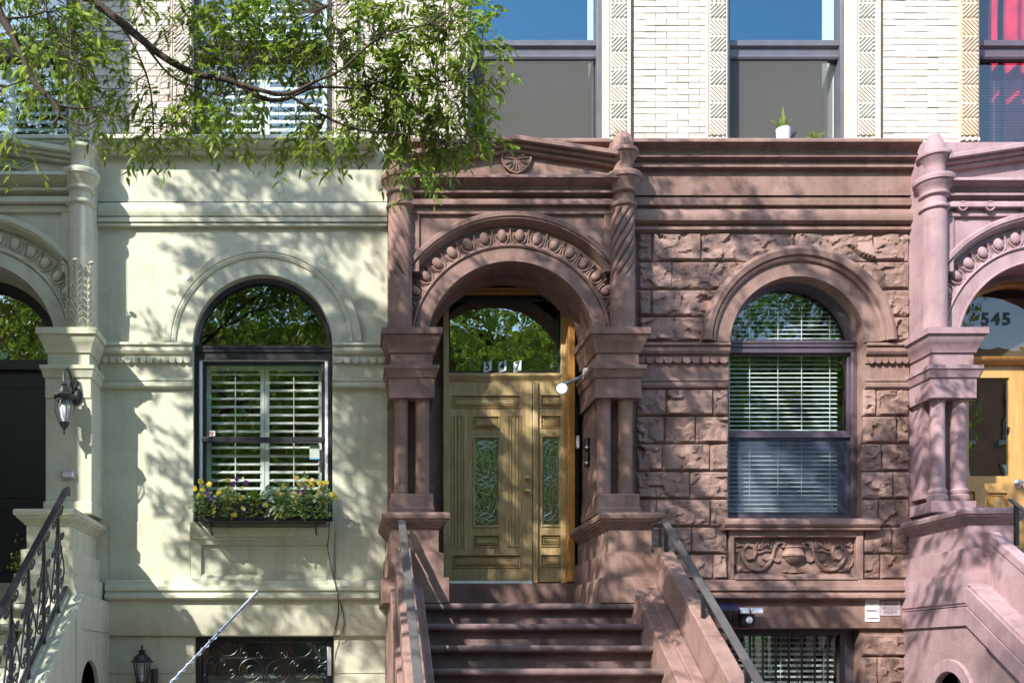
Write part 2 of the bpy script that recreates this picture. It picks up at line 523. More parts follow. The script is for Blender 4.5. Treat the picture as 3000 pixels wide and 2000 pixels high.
def text_mesh(s, size, mat, bold=0.0):
    cu = bpy.data.curves.new('t', 'FONT')
    cu.body = s; cu.size = size; cu.align_x = 'CENTER'; cu.align_y = 'CENTER'; cu.extrude = 0.0006; cu.offset = bold
    ob = bpy.data.objects.new('t', cu); col.objects.link(ob)
    me = bpy.data.meshes.new_from_object(ob.evaluated_get(bpy.context.evaluated_depsgraph_get()))
    bpy.data.objects.remove(ob); bpy.data.curves.remove(cu)
    me.materials.clear(); me.materials.append(mat)
    return me
def text(name, s, size, mat, parent, p, bold=0.0, sx=1.0, shear=0.0):
    me = text_mesh(s, size, mat, bold)
    M = Matrix.Translation(p) @ Matrix.Rotation(R(90), 4, 'X') @ Matrix(((sx, 0, 0, 0), (shear, 1, 0, 0), (0, 0, 1, 0), (0, 0, 0, 1)))
    me.transform(M)
    return link(name, me, parent)

# ---------------------------------------------------------------- ground
struct('sidewalk', MB().box(-40, 40, -6.3, 9, -0.6, 0.0), PAV)
struct('road', MB().box(-40, 40, -15.0, -6.46, -0.6, -0.13), ASPH)
struct('kerb', MB().box(-40, 40, -6.456, -6.304, -0.6, 0.004), PAV, 0.015)
struct('kerb', MB().box(-40, 40, -15.156, -15.004, -0.6, 0.004), PAV, 0.015)
struct('sidewalk', MB().box(-40, 40, -40, -15.16, -0.6, 0.0), PAV)

# ---------------------------------------------------------------- houses
XA, XB, XC, XD = -5.05, 0.43, 5.70, 11.0
cream = thing('row_house', 'cream stucco row house with black framed arched window above a flower box', 'house', (-2.3, 0, 0))
brown = thing('row_house', 'brownstone row house with rough stone wall and twisted columns beside its door', 'house', (3.0, 0, 0))
pink = thing('row_house', 'pink painted stone row house with 545 on the glass above its door', 'house', (8.3, 0, 0))
OX = {'cream': -5.34, 'brown': 0.0, 'pink': 5.26}

CW = dict(cx=X(770), cz=Z(1011), r=204 / 290.0, sill=Z(1530))
BW = dict(cx=X(2331), cz=Z(1012), r=198 / 290.0, sill=Z(1519))
TOP = 6.86
# cream ground-floor wall
w = MB().arch(-2.5, XB, CW['sill'], TOP, CW['cx'], CW['cz'], CW['r'], 0, 0.3)
w.box(-2.5, XB, 0, 0.3, 1.872, CW['sill'])
w.box(-2.5, X(572), 0, 0.3, 0, 1.872).box(X(977), XB, 0, 0.3, 0, 1.872)
part('wall', w, CREAM, cream)
w = MB().box(XA, -4.532, 0, 0.5, 0, TOP).box(-2.858, -2.5, 0, 0.5, 0, TOP).box(-4.532, -2.858, 0, 0.5, 5.6, TOP).box(-4.532, -2.858, 0.25, 0.5, 0, 2.42)
part('wall', w, CREAM, cream)
# brown ground-floor wall
w = MB().arch(2.482, XC, BW['sill'], TOP, BW['cx'], BW['cz'], BW['r'], 0, 0.3)
w.box(2.482, XC, 0, 0.3, 1.955, BW['sill'])
w.box(2.482, 3.86, 0, 0.3, 0, 1.955).box(X(2519), XC, 0, 0.3, 0, 1.955).box(3.86, X(2519), 0, 0.3, 0, 1.0)
part('wall', w, BROWN, brown)
w = MB().box(XB, 0.808, 0, 0.5, 0, TOP).box(0.808, 2.482, 0, 0.5, 5.6, TOP)
part('wall', w, BROWN, brown)
# pink
w = MB().box(XC, 6.068, 0, 0.5, 0, TOP).box(7.742, XD, 0, 0.5, 0, TOP).box(6.068, 7.742, 0, 0.5, 5.6, TOP).box(6.068, 7.742, 0.3, 0.5, 0, 2.42)
part('wall', w, PINK, pink)

# dim rooms behind the windows
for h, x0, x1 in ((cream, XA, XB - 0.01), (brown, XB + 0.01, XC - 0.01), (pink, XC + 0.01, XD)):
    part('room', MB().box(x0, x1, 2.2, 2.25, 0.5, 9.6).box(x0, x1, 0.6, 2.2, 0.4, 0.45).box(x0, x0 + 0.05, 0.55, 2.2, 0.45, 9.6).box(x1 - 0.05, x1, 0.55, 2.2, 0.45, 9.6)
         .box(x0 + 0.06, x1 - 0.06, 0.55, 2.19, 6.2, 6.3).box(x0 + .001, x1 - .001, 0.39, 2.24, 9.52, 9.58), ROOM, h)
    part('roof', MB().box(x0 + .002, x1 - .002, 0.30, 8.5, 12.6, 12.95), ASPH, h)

# ---- mouldings
cream_cornice = prof([(394, -.19), (396, -.225), (404, -.225), (408, -.20), (413, -.20), (417, -.195), (424, -.165), (434, -.12), (441, -.105), (443, -.115), (448, -.115), (450, -.09), (457, -.03)], 0.12)
part('cornice', MB().px(-2.48, XB - 0.12, cream_cornice), CREAM, cream, smooth=30)
part('cornice', MB().px(XA, -2.72, cream_cornice), CREAM, cream, smooth=30)
part('frieze', MB().px(-2.49, XB - 0.002, prof([(457, -.028), (591, -.028)], 0.0)), CREAM, cream)
cb = [(591, -.028), (593, -.01), (595, -.045), (604, -.06), (620, -.064), (632, -.05), (635, -.028), (638, -.058), (649, -.058), (652, -.03), (654, -.046), (661, -.046), (665, -.012)]
part('belt_course', MB().px(-2.485, XB - 0.004, prof(cb, 0.0)), CREAM, cream, smooth=30)
IMP = lambda s: [(1001 + s, -.075), (1008 + s, -.08), (1012 + s, -.062), (1015 + s, -.055), (1018 + s, -.066), (1026 + s, -.07), (1034 + s, -.058), (1039 + s, -.036), (1042 + s, -.034), (1062 + s, -.034), (1064 + s, -.022), (1107 + s, -.022), (1109 + s, -.045), (1114 + s, -.045), (1117 + s, -.034), (1121 + s, -.046), (1130 + s, -.048), (1136 + s, -.034), (1139 + s, -.004)]
def scallops(root, x0, x1, z, n, mat):
    st = (x1 - x0) / n
    me = MB().py(-0.0565, -0.033, [(-st * .44, 0.062)] + [(st * .44 * math.cos(PI + PI * i / 8), 0.028 + 0.026 * math.sin(PI + PI * i / 8)) for i in range(9)] + [(st * .44, 0.062)]).mesh('scallop', mat)
    for i in range(n):
        link('scallop', me, root, (x0 + st * (i + .5), 0, z))
cwl, cwr = CW['cx'] - CW['r'], CW['cx'] + CW['r']
bwl, bwr = BW['cx'] - BW['r'], BW['cx'] + BW['r']
part('impost_belt', MB().px(-2.47, cwl - 0.003, prof(IMP(0), 0.0)), CREAM, cream, smooth=30)
part('impost_belt', MB().px(cwr + 0.003, XB - 0.006, prof(IMP(1), 0.0)), CREAM, cream, smooth=30)
scallops(cream, -2.44, cwl - .02, Z(1063, -.05), 12, CREAM)
scallops(cream, cwr + .02, XB - .02, Z(1064, -.05), 6, CREAM)
part('impost_belt', MB().px(2.90, bwl - 0.003, prof(IMP(1), 0.0)), BROWN, brown, smooth=30)
part('impost_belt', MB().px(bwr + 0.003, XC - 0.01, prof(IMP(2), 0.0)), BROWN, brown, smooth=30)
scallops(brown, 2.93, bwl - .02, Z(1064, -.05), 10, BROWN)
scallops(brown, bwr + .02, XC - .03, Z(1065, -.05), 6, BROWN)

bc = [(405, -.21), (407, -.25), (415, -.25), (418, -.23), (428, -.19), (442, -.155), (449, -.15), (452, -.165), (459, -.165), (462, -.14), (474, -.10), (477, -.115), (489, -.115), (492, -.09), (498, -.058)]
part('cornice', MB().px(2.85, XC + 0.0, prof(bc, 0.12)), BROWN, brown, smooth=30)
part('cornice', MB().px(XB + .10, 2.62, prof(bc, 0.12)), BROWN, brown, smooth=30)
part('frieze', MB().px(2.82, XC - .002, prof([(498, -.055), (572, -.055)], 0.0)), BROWN, brown)
bb = [(572, -.055), (574, -.034), (580, -.034), (582, -.075), (600, -.07), (603, -.055), (606, -.03), (612, -.03), (614, -.06), (620, -.088), (632, -.10), (645, -.092), (655, -.06), (658, -.035), (663, -.035), (666, -.065), (672, -.065), (675, -.045), (682, -.03)]
part('belt_course', MB().px(2.825, XC - .004, prof(bb, 0.0)), BROWN, brown, smooth=30)

# water tables and the plain bands under them
wt = [(1697, -.06), (1700, -.075), (1713, -.085), (1716, -.10), (1728, -.108), (1731, -.085), (1736, -.09), (1742, -.115), (1750, -.118), (1756, -.09), (1758, -.04)]
part('water_table', MB().px(-2.40, XB - .01, prof(wt, 0.0)), CREAM, cream, smooth=30)
part('plain_band', MB().px(-2.42, XB - .004, prof([(1758, -.055), (1857, -.055), (1861, -.045)], 0.0)), CREAM, cream)
wtb = [(a - 0, b) for a, b in wt]
part('water_table', MB().px(2.97, XC - .04, prof(wtb, 0.0)), BROWN, brown, smooth=30)
part('plain_band', MB().px(2.96, XC - .012, prof([(1758, -.045), (1838, -.045), (1842, -.03)], 0.0)), BROWN, brown)
# incised joints of the stucco, each a thin raised slab edge
part('stucco_course', MB().box(-2.38, cwl - .03, -0.006, 0.0, Z(1697), Z(1528)).box(cwr + .03, XB - .02, -0.006, 0.0, Z(1697), Z(1530)), CREAM, cream, 0.003, split=True)
part('stucco_course', MB().box(-2.42, X(570), -0.008, 0.0, Z(1971), Z(1864)).box(X(980), XB - .02, -0.008, 0.0, Z(1971), Z(1874)), CREAM, cream, 0.004, split=True)
part('stucco_course', MB().box(-2.42, X(570), -0.008, 0.0, 0.9, Z(1975)).box(X(980), XB - .02, -0.008, 0.0, 0.9, Z(1975)), CREAM, cream, 0.004, split=True)

# ---- window surrounds (round arches)
def surround(root, W, rings, mat, belt_z, name='arch_surround'):
    a0 = math.degrees(math.asin(max(-1, min(1, (belt_z - W['cz']) / (W['r'] + .28)))))
    part(name, MB().ring(W['cx'], W['cz'], rings, a0, 180 - a0, 56), mat, root, smooth=34)
r0 = CW['r']
surround(cream, CW, [(r0 - .002, 0.02), (r0 + .0, -.03), (r0 + .165, -.03), (r0 + .172, -.045), (r0 + .20, -.055), (r0 + .215, -.04), (r0 + .225, -.052), (r0 + .29, -.052), (r0 + .30, -.03), (r0 + .30, 0.001)], CREAM, Z(1003))
r0 = BW['r']
surround(brown, BW, [(r0 - .002, 0.02), (r0 + .0, -.05), (r0 + .14, -.05), (r0 + .15, -.075), (r0 + .175, -.09), (r0 + .185, -.075), (r0 + .20, -.105), (r0 + .25, -.12), (r0 + .285, -.105), (r0 + .29, -.08), (r0 + .295, 0.001)], BROWN, Z(1003))
# cream panel and sill below the window
x0, x1 = X(561), X(977)
part('sill', MB().px(x0, x1, prof([(1527, -.04), (1529, -.055), (1541, -.055), (1544, -.08), (1560, -.072), (1570, -.05), (1576, -.05), (1580, -.036)], 0.0)), CREAM, cream, smooth=30)
part('panel_frame', MB().box(x0 + .002, X(591), -.034, 0, Z(1697), Z(1580)).box(X(957), x1 - .002, -.034, 0, Z(1697), Z(1580)).box(X(591), X(957), -.034, 0, Z(1596), Z(1580)), CREAM, cream, 0.003)
part('panel_sill', MB().px(X(591), X(957), [(0, Z(1681)), (-.014, Z(1681)), (-.07, Z(1699)), (0, Z(1699))]), CREAM, cream)
# brown sill and carved panel
part('sill', MB().px(X(2110), X(2562), prof([(1517, -.05), (1519, -.10), (1524, -.13), (1534, -.135), (1541, -.12), (1544, -.10), (1545, -.115), (1551, -.11), (1553, -.05)], 0.0)), BROWN, brown, smooth=30)
part('panel_frame', MB().box(X(2131), X(2145), -.06, 0, Z(1698), Z(1553)).box(X(2501), X(2521), -.06, 0, Z(1698), Z(1553)).box(X(2145), X(2501), -.06, 0, Z(1575), Z(1553)), BROWN, brown, 0.006)
part('panel_sill', MB().px(X(2145), X(2501), [(0, Z(1680)), (-.02, Z(1681)), (-.085, Z(1698)), (0, Z(1698))]), BROWN, brown)
def carved_panel():
    root = brown
    P = lambda u, v: (2120 + u / 5.88, 1560 + v / 5.88)
    def pt(u, v, y=-.012):
        a, b = P(u, v); return (X(a), y, Z(b))
    urn = MB()
    pr = [(90, 690), (60, 640), (35, 600), (22, 575), (34, 556), (60, 540), (110, 500), (150, 450), (172, 410), (188, 404), (188, 372), (165, 350), (150, 300), (152, 265), (172, 255), (170, 236), (150, 230)]
    c = pt(1195, 0)
    urn.lathe(c[0], 0.0, [(a / 5.88 / 275, pt(0, b)[2]) for a, b in pr], 40, mod=lambda a, z: 1 + (.05 * math.cos(26 * a) if pt(0, 545)[2] < z < pt(0, 412)[2] else 0), sy=.75)
    part('urn_carving', urn, BROWN, root)
    for s in (1, -1):
        q = lambda u, v, y=-.012: pt(1195 + s * (u - 1195), v, y)
        m = MB()
        m.tube([q(1000, 260), q(1040, 190), q(970, 170), q(900, 200), q(860, 280), q(845, 380), q(800, 450), q(720, 470), q(670, 430)], .018, 8)
        m.tube([q(845, 420), q(870, 480), q(920, 500), q(965, 470)], .012, 8)
        m.tube([q(830, 430), q(760, 540), q(680, 630), q(570, 650), q(450, 620), q(370, 530), q(310, 420), q(320, 300), q(400, 210), q(500, 240), q(540, 340), q(500, 440), q(410, 450), q(350, 380)], .020, 8)
        m.disc(q(430, 370)[0], q(430, 370)[2], .052, -.02, .002)
        m.blob(q(270, 625, -.004), (.034, .024, .034)).blob(q(270, 625, -.028), (.008, .006, .008))
        m.blob(q(205, 315, -.004), (.024, .02, .026))
        m.tube([q(320, 650), q(400, 660), q(460, 640)], .008, 6)
        m.tube([q(180, 410), q(170, 480), q(200, 560), q(250, 610)], .009, 6)
        for k in range(9):
            t = k / 8; u = 520 + 380 * t; v = 190 + 90 * math.sin(t * 4 + 1)
            m.tube([q(u, 250 + 30 * math.sin(t * 9)), q(u + 25, v), q(u + 60, 130 + 60 * (1 - t) * (k % 2))], .013, 6, .003)
        for k in range(4):
            m.tube([q(330 - k * 45, 230 - k * 8), q(250 - k * 18, 200 + k * 20), q(160, 140 + k * 55)], .012, 6, .003)
        m.tube([q(560, 340), q(620, 345), q(700, 310), q(780, 320), q(850, 280)], .014, 6, .006)
        for k in range(6):
            a = k / 5
            m.blob(q(640 + 180 * a, 560 + 90 * math.sin(a * 5), -.002), (.016, .012, .010))
        m.blob(q(1060, 670, -.004), (.03, .018, .014))
        part('scroll_carving', m, BROWN, root)
carved_panel()

# ---- rock-faced stones
def rockface(x0, x1, z0, z1, seed, y=0.0, depth=0.056, clip=None, mat=ROCK, root=brown, step=0.0165, name='stone'):
    g = 0.0042
    x0 += g; x1 -= g; z0 += g; z1 -= g
    nx = max(6, int((x1 - x0) / step)); nz = max(6, int((z1 - z0) / step))
    rnd = random.Random(seed)
    seeds = [(rnd.uniform(x0, x1), rnd.uniform(z0, z1), rnd.uniform(-.22, .22), rnd.uniform(-.34, .2), rnd.uniform(-.008, .008)) for _ in range(int(5 + (x1 - x0) * (z1 - z0) * 85))]
    off = Vector((seed * 3.1, seed * 1.7, 0))
    vs = []
    for j in range(nz + 1):
        for i in range(nx + 1):
            x = x0 + (x1 - x0) * i / nx; z = z0 + (z1 - z0) * j / nz
            p = Vector((x * 6, z * 6, 0)) + off
            wx = x + .035 * noise.noise(p * 1.3); wz = z + .03 * noise.noise(p * 1.3 + Vector((9, 4, 0)))
            b, best = None, 9
            for s in seeds:
                d = (wx - s[0]) ** 2 + 1.9 * (wz - s[1]) ** 2
                if d < best: best, b = d, s
            h = b[4] + b[2] * (wx - b[0]) + b[3] * (wz - b[1])
            h += .010 * noise.noise(p * .55) + .008 * noise.noise(p * 2.6) + .007 * noise.noise(p * 7)
            e = min(x - x0, x1 - x, z - z0, z1 - z)
            k = min(1.0, max(0.0, e / 0.015)); k = k * (2 - k)
            yy = y - max(.008, k * max(.012, depth * .62 + h))
            if i in (0, nx) or j in (0, nz):
                yy = y - .016
            vx, vz = x, z
            if clip:
                dx, dz = vx - clip[0], vz - clip[1]; d = math.hypot(dx, dz)
                if dz > 0 and d < clip[2]:
                    vx, vz = clip[0] + dx / d * clip[2], clip[1] + dz / d * clip[2]
            vs.append((vx, yy, vz))
    fs = [(j * (nx + 1) + i, j * (nx + 1) + i + 1, (j + 1) * (nx + 1) + i + 1, (j + 1) * (nx + 1) + i) for j in range(nz) for i in range(nx)]
    rim = [i for i in range(nx + 1)] + [(j) * (nx + 1) + nx for j in range(1, nz + 1)] + [nz * (nx + 1) + i for i in range(nx - 1, -1, -1)] + [j * (nx + 1) for j in range(nz - 1, 0, -1)]
    o = len(vs)
    for k in rim: vs.append((vs[k][0], y + .02, vs[k][2]))
    m = len(rim)
    for k in range(m): fs.append((rim[k], o + k, o + (k + 1) % m, rim[(k + 1) % m]))
    mb = MB().add(vs, fs)
    return part(name, mb, mat, root, smooth=26)
sd = 100
rc = (BW['cx'], BW['cz'], BW['r'] + .15)
L0, WL, WR, RR = X(1868), X(2132), X(2524), XC - .02
rows = [(685, 767, [(1868, 1908), (1908, 2052), (2052, 2325), (2325, 2556), (2556, 2661)], 1),
        (769, 849, [(1868, 1967), (1967, 2190), (2470, 2661)], 1),
        (851, 928, [(1868, 1906), (1906, 2120), (2540, 2661)], 1),
        (930, 1000, [(1868, 2070), (2590, 2661)], 1),
        (1141, 1219, [(1864, 1950), (1950, 2087), (2087, 2132), (2524, 2564), (2564, 2661)], 0),
        (1221, 1299, [(1864, 1944), (1944, 2036), (2036, 2132), (2524, 2625), (2625, 2661)], 0),
        (1301, 1380, [(1864, 1939), (1939, 2078), (2078, 2132), (2524, 2580), (2580, 2661)], 0),
        (1382, 1461, [(1864, 2020), (2020, 2132), (2524, 2614), (2614, 2661)], 0),
        (1463, 1542, [(1864, 1922), (1922, 2079), (2079, 2132), (2524, 2571), (2571, 2661)], 0),
        (1544, 1621, [(1864, 1930), (1930, 2025), (2025, 2129), (2524, 2611), (2611, 2661)], 0),
        (1623, 1697, [(1864, 1960), (1960, 2087), (2087, 2129), (2524, 2575), (2575, 2661)], 0),
        (1856, 1921, [(2522, 2661)], 0), (1923, 2010, [(2522, 2568), (2568, 2661)], 0), (2012, 2095, [(2522, 2610), (2610, 2661)], 0)]
for a, b, xs, cl in rows:
    for p, q in xs:
        sd += 1
        rockface(X(p), X(q), Z(b), Z(a), sd, clip=rc if cl else None)

# ---------------------------------------------------------------- upper storey: brick piers, terracotta pilasters, sash windows
UZ0, UZ1 = 6.84, 9.5
yb = 0.05
WINS = [(cream, -190, 203), (cream, 563, 975), (brown, 1372, 1772), (brown, 2133, 2493), (pink, 2868, 3240)]
edges = [X(-190, yb)] 
def house_of(x): return cream if x < XB else (brown if x < XC else pink)
piers = [(-470, -190), (203, 563), (975, 1372), (1772, 2133), (2493, 2868), (3240, 3900)]
for h, x0, x1 in ((cream, XA, XB), (brown, XB, XC), (pink, XC, XD)):
    m = MB()
    for a, b in piers:
        u, v = max(X(a, yb), x0), min(X(b, yb), x1)
        if v > u + .01: m.box(u, v, 0.062, 0.4, UZ0, UZ1)
    part('upper_wall', m, MORTAR, h, split=True)
    part('upper_wall', MB().box(x0, x1, 0.055, 0.4, UZ1, 13.0), BRICK, h)
BR_L, BR_H, BR_P = 0.222, 0.0575, 0.0640
bricks = [MB() for _ in range(6)]
bme = []
for k in range(6):
    rnd = random.Random(k)
    l = BR_L - 0.006
    j = lambda s=.0022: rnd.uniform(-s, s)
    b = MB().add([(0 + j(), j(), 0 + j()), (l + j(), j(), j()), (l, .05, 0), (0, .05, 0), (j(), j(), BR_H + j()), (l + j(), j(), BR_H + j()), (l, .05, BR_H), (0, .05, BR_H)],
                 [(0, 3, 2, 1), (4, 5, 6, 7), (0, 1, 5, 4), (1, 2, 6, 5), (2, 3, 7, 6), (3, 0, 4, 7)])
    bme.append(b.mesh('brick', BRICK, 0))
for a, b in ((268, 498), (1050, 1306), (1857, 2070), (2588, 2812)):
    x0, x1 = X(a, yb), X(b, yb)
    for r in range(25):
        z = UZ0 + .012 + r * BR_P
        x = x0 - (0.11 if r % 2 else 0)
        while x < x1 - .02:
            u, v = max(x, x0), min(x + BR_L, x1)
            if v - u > .03:
                o = link('brick', random.choice(bme), house_of((u + v) / 2), (u, 0.0440 + random.uniform(-.004, .003), z))
                o.scale = ((v - u) / BR_L, 1, 1)
            x += BR_L
# pilasters with diagonally ribbed terracotta tiles
TS = 0.168
def tile_mesh(sgn):
    m = MB().box(-TS / 2 + .002, TS / 2 - .002, 0.0, 0.02, 0.002, TS - .002)
    n = 5
    for i in range(-n, n + 1):
        c = i * TS / 4.0
        seg = []
        # line x = t, z = sgn*t + c within the square, clipped by sampling
        ts = [t for t in np.linspace(-TS / 2 + .008, TS / 2 - .008, 41) if .008 < (sgn * t + c + TS / 2) < TS - .008]
        if len(ts) > 4:
            t0, t1 = ts[0], ts[-1]
            m.tube([(t0, -.006, sgn * t0 + c + TS / 2), (t1, -.006, sgn * t1 + c + TS / 2)], .0085, 4)
    return m
TILE = {1: tile_mesh(1).mesh('tile', TERRA, 30), -1: tile_mesh(-1).mesh('tile', TERRA, 30)}
TILEW = {1: tile_mesh(1).mesh('tile', TERRAW, 30), -1: tile_mesh(-1).mesh('tile', TERRAW, 30)}
for a, b, wx in ((203, 268, .17), (500, 561, .17), (977, 1046, .17), (1308, 1370, .17), (1775, 1848, .17), (2072, 2131, .17), (2495, 2580, .17), (2815, 2866, .17)):
    x0, x1 = X(a, 0), X(b, 0)
    h = house_of((x0 + x1) / 2)
    cx = (x0 + x1) / 2
    pl = part('pilaster', MB().box(x0, x1, 0.014, 0.4, UZ0, UZ1).box(x0, cx - TS / 2 - .004, -.004, .014, UZ0, UZ1 - .004).box(cx + TS / 2 + .004, x1, -.004, .014, UZ0, UZ1 - .004), TERRAW if a > 2800 else TERRA, h, 0.004)
    for k in range(11):
        link('tile', (TILEW if a > 2800 else TILE)[1 if k % 2 else -1], pl, (cx, -.004, UZ0 + .09 + k * TS))
    f = MB()
    for k in range(7):
        f.blob((cx + (k - 3) * .03, -.004, UZ0 + .045 + .012 * (k % 2)), (.016, .014, .022), 7, 5)
    part('rosette', f, TERRA, pl)

# ---------------------------------------------------------------- portals
EGG = {}
def egg_mesh(mat):
    if mat.name in EGG: return EGG[mat.name]
    m = MB().blob((0, 0, 0.0), (.046, .036, .064), 14, 9)
    rim = [(.066 * math.cos(R(a)), -.006, -.004 + .082 * math.sin(R(a))) for a in range(165, 376, 14)]
    m.tube(rim, .0085, 6)
    m.add([(.088, -.012, .07), (.078, 0.01, .07), (.098, 0.01, .07), (.088, -.016, -.03), (.072, .01, -.05), (.104, .01, -.05), (.088, 0.0, -.075)],
          [(0, 1, 4, 3), (0, 3, 5, 2), (3, 4, 6), (3, 6, 5), (0, 2, 1)])
    EGG[mat.name] = m.mesh('egg', mat, 50)
    return EGG[mat.name]

def portal(root, ox, mat, kind):
    dz = {'cream': .035, 'brown': 0.0, 'pink': -.035}[kind]
    def zz(p, y):
        z = Z(p, y); return z + dz * max(0.0, min(1.0, (z - 4.9) / 1.8))
    cx, cz = 1.645 + ox, Z(1012, -.22)
    # imposts, colonettes, plinths, pedestals
    for s, (a, b) in (('l', (.447, .851)), ('r', (2.453, 2.857))):
        a += ox; b += ox
        y = -.38
        zl = lambda p: Z(p, y)
        lv = [(1166, .018), (1110, .018), (1107, .032), (1098, .04), (1088, .05), (1085, .055), (1084, .062), (1073, .062), (1071, .0), (1036, 0), (1033, .018), (1026, .022), (1022, .03), (1008, .045), (1004, .056), (992, .07), (986, .074), (985, .092), (967, .092)]
        part('impost', MB().stack(a, b, y, .42, [(zl(p), e) for p, e in lv]), mat, root, smooth=25)
        ia, ib = a + .02, b - .02
        if kind == 'cream':
            part('pillar', MB().stack(a - .01, b + .02, y + .0, .42, [(Z(1470, y), .008), (Z(1166, y), .008)]), mat, root, 0.006)
            part('plinth', MB().stack(a, b, y, .42, [(Z(1505, y), .035), (Z(1472, y), .035), (Z(1468, y), .02)]), mat, root, 0.006)
        else:
            part('post', MB().box(ia, ib, -.19, .42, Z(1450, y), Z(1160, y)), mat, root)
            for cxx in ((.5515, .761) if s == 'l' else (2.541, 2.752)):
                xx = cxx + ox; r = .067
                pr = [(r + .0, Z(1446, y)), (r, Z(1190, y)), (r + .004, Z(1178, y)), (r + .004, Z(1164, y))]
                if kind == 'pink':
                    pr = [(.088, Z(1466, y)), (.098, Z(1458, y)), (.094, Z(1449, y)), (.076, Z(1444, y)), (.086, Z(1438, y)), (.086, Z(1432, y)), (.07, Z(1427, y))] + pr[1:]
                part('colonette', MB().lathe(xx, -.29, pr, 26), mat, root)
            part('plinth', MB().stack(a + .005, b + .01, y, .42, [(Z(1506, y), .010), (Z(1486, y), .010), (Z(1485, y), .0), (Z(1448, y), .0), (Z(1445, y), -.012)] if kind == 'brown' else [(Z(1500, y), .012), (Z(1467, y), .012)]), mat, root, 0.005)
        pa, pb = (.428, .857) if s == 'l' else (2.408, 2.799)
        if kind == 'cream': pa, pb = pa + .03, pb + .03
        pa += ox; pb += ox; y = -.97
        k = {'cream': -10, 'brown': 0, 'pink': -14}[kind]
        lv = [(1766, .085), (1693 + k, .085), (1691 + k, .04), (1620 + k, .04), (1617 + k, .0), (1549 + k, .0), (1546 + k, .018), (1541 + k, .02), (1540 + k, .036), (1535 + k, .038), (1534 + k, .054), (1529 + k, .056), (1528 + k, .072), (1523 + k, .075), (1521 + k, .09), (1512 + k, .096), (1506 + k, .09), (1503 + k, .07)]
        part('pedestal', MB().stack(pa, pb, y, .44, [(Z(p, y), e) for p, e in lv]), mat, root, smooth=25)
    # arch
    def sw(pr, a0, n=56): return MB().ring(cx, cz, pr, a0, 180 - a0, n)
    part('archivolt_band', sw([(1.315, -.22), (1.310, -.268), (1.300, -.276), (1.262, -.276), (1.252, -.262), (1.240, -.262), (1.232, -.235), (1.20, -.17), (1.20, -.12), (1.315, -.12)], 37.5), mat, root, smooth=32)
    ab = part('archivolt', sw([(1.205, -.10), (1.205, -.15), (1.18, -.165), (1.01, -.19), (1.006, -.215), (.992, -.222), (.978, -.212), (.974, -.19), (.965, -.205), (.855, -.205), (.850, -.216), (.836, -.216), (.836, -.10)], 7), mat, root, smooth=32)
    me = egg_mesh(mat)
    for i in range(16):
        al = 21 + i * (138 / 15.0)
        link('egg', me, ab, mtx=Matrix.Translation((cx, -.188, cz)) @ Matrix.Rotation(R(90 - al), 4, 'Y') @ Matrix.Translation((0, 0, 1.098)))
    part('arch_soffit', MB().ring(cx, cz, [(.84, -.19), (.84, .14), (.79, .14), (.79, .30), (1.0, .30), (1.0, -.19)], 0, 180, 56), mat, root, smooth=32)
    part('door_reveal', MB().box(cx - .92, cx - .84, -.15, .30, 2.1, cz).box(cx + .84, cx + .92, -.15, .30, 2.1, cz), mat, root)
    # spandrel: wall above the arch, cut by it
    xa, xb = .60 + ox, 2.69 + ox
    def cut(rr, y0, y1, ztop):
        vs, fs = [], []; n = 48
        for i in range(n + 1):
            x = xa + (xb - xa) * i / n
            z = cz + math.sqrt(max(0, rr * rr - (x - cx) ** 2))
            vs += [(x, y0, z), (x, y0, ztop), (x, y1, ztop), (x, y1, z)]
        for i in range(n):
            p, q = 4 * i, 4 * i + 4
            for k in range(4):
                j = (k + 1) % 4
                fs.append((p + k, p + j, q + j, q + k))
        fs += [(0, 1, 2, 3), (4 * n + 3, 4 * n + 2, 4 * n + 1, 4 * n)]
        return MB().add(vs, fs)
    part('spandrel', cut(1.27, -.238, .0, zz(440, -.24) - .12), mat, root)
    zt, zb = zz(606, -.27), zz(627, -.27)
    m = MB().box(xa, xb, -.268, -.2, zb, zt)
    part('spandrel_border', m.box(xa, 1.645 - 1.0 + ox + .09, -.262, -.2, 5.45, zb - .001).box(1.645 + 1.0 + ox - .09, xb, -.262, -.2, 5.45, zb - .001), mat, root, 0.006)
    ec = [(510, -.22), (512, -.395), (519, -.40), (522, -.375), (530, -.355), (545, -.30), (556, -.288), (558, -.322), (564, -.322), (566, -.28), (580, -.25), (584, -.30), (590, -.312), (598, -.312), (603, -.29), (606, -.262)]
    o = [(yy, zz(p, yy)) for p, yy in ec]
    part('portal_cornice', MB().px(xa, xb, [(-.1, o[0][1])] + o + [(-.1, o[-1][1])]), mat, root, smooth=30)
    if kind == 'pink':
        for xx in (2818, 2898, 3010, 3120):
            c = (X(xx, -.29), -.285, zz(598, -.29))
            part('roundel', MB().ring(c[0], c[2], [(.028, -.27), (.036, -.31), (.048, -.31), (.05, -.27)], 0, 360, 20).blob((c[0], -.29, c[2]), (.017, .02, .017), 10, 6), mat, root)
    # pediment
    hw = 1.02
    ze, za = zz(444, -.34), zz(398, -.34)
    def chev(top0, top1, y0):
        return MB().py(y0, 0.0, [(cx - hw, ze - top1), (cx, za - top1), (cx + hw, ze - top1), (cx + hw, ze - top0), (cx, za - top0), (cx - hw, ze - top0)])
    part('raking_cornice', chev(0, .05, -.375), mat, root, 0.008)
    part('raking_cornice', chev(.05, .085, -.33), mat, root, 0.008)
    part('raking_cornice', chev(.085, .125, -.29), mat, root, 0.008)
    part('tympanum', MB().py(-.24, 0.0, [(cx - hw, zz(514, -.25)), (cx + hw, zz(514, -.25)), (cx + hw, ze - .12), (cx, za - .12), (cx - hw, ze - .12)]), mat, root)
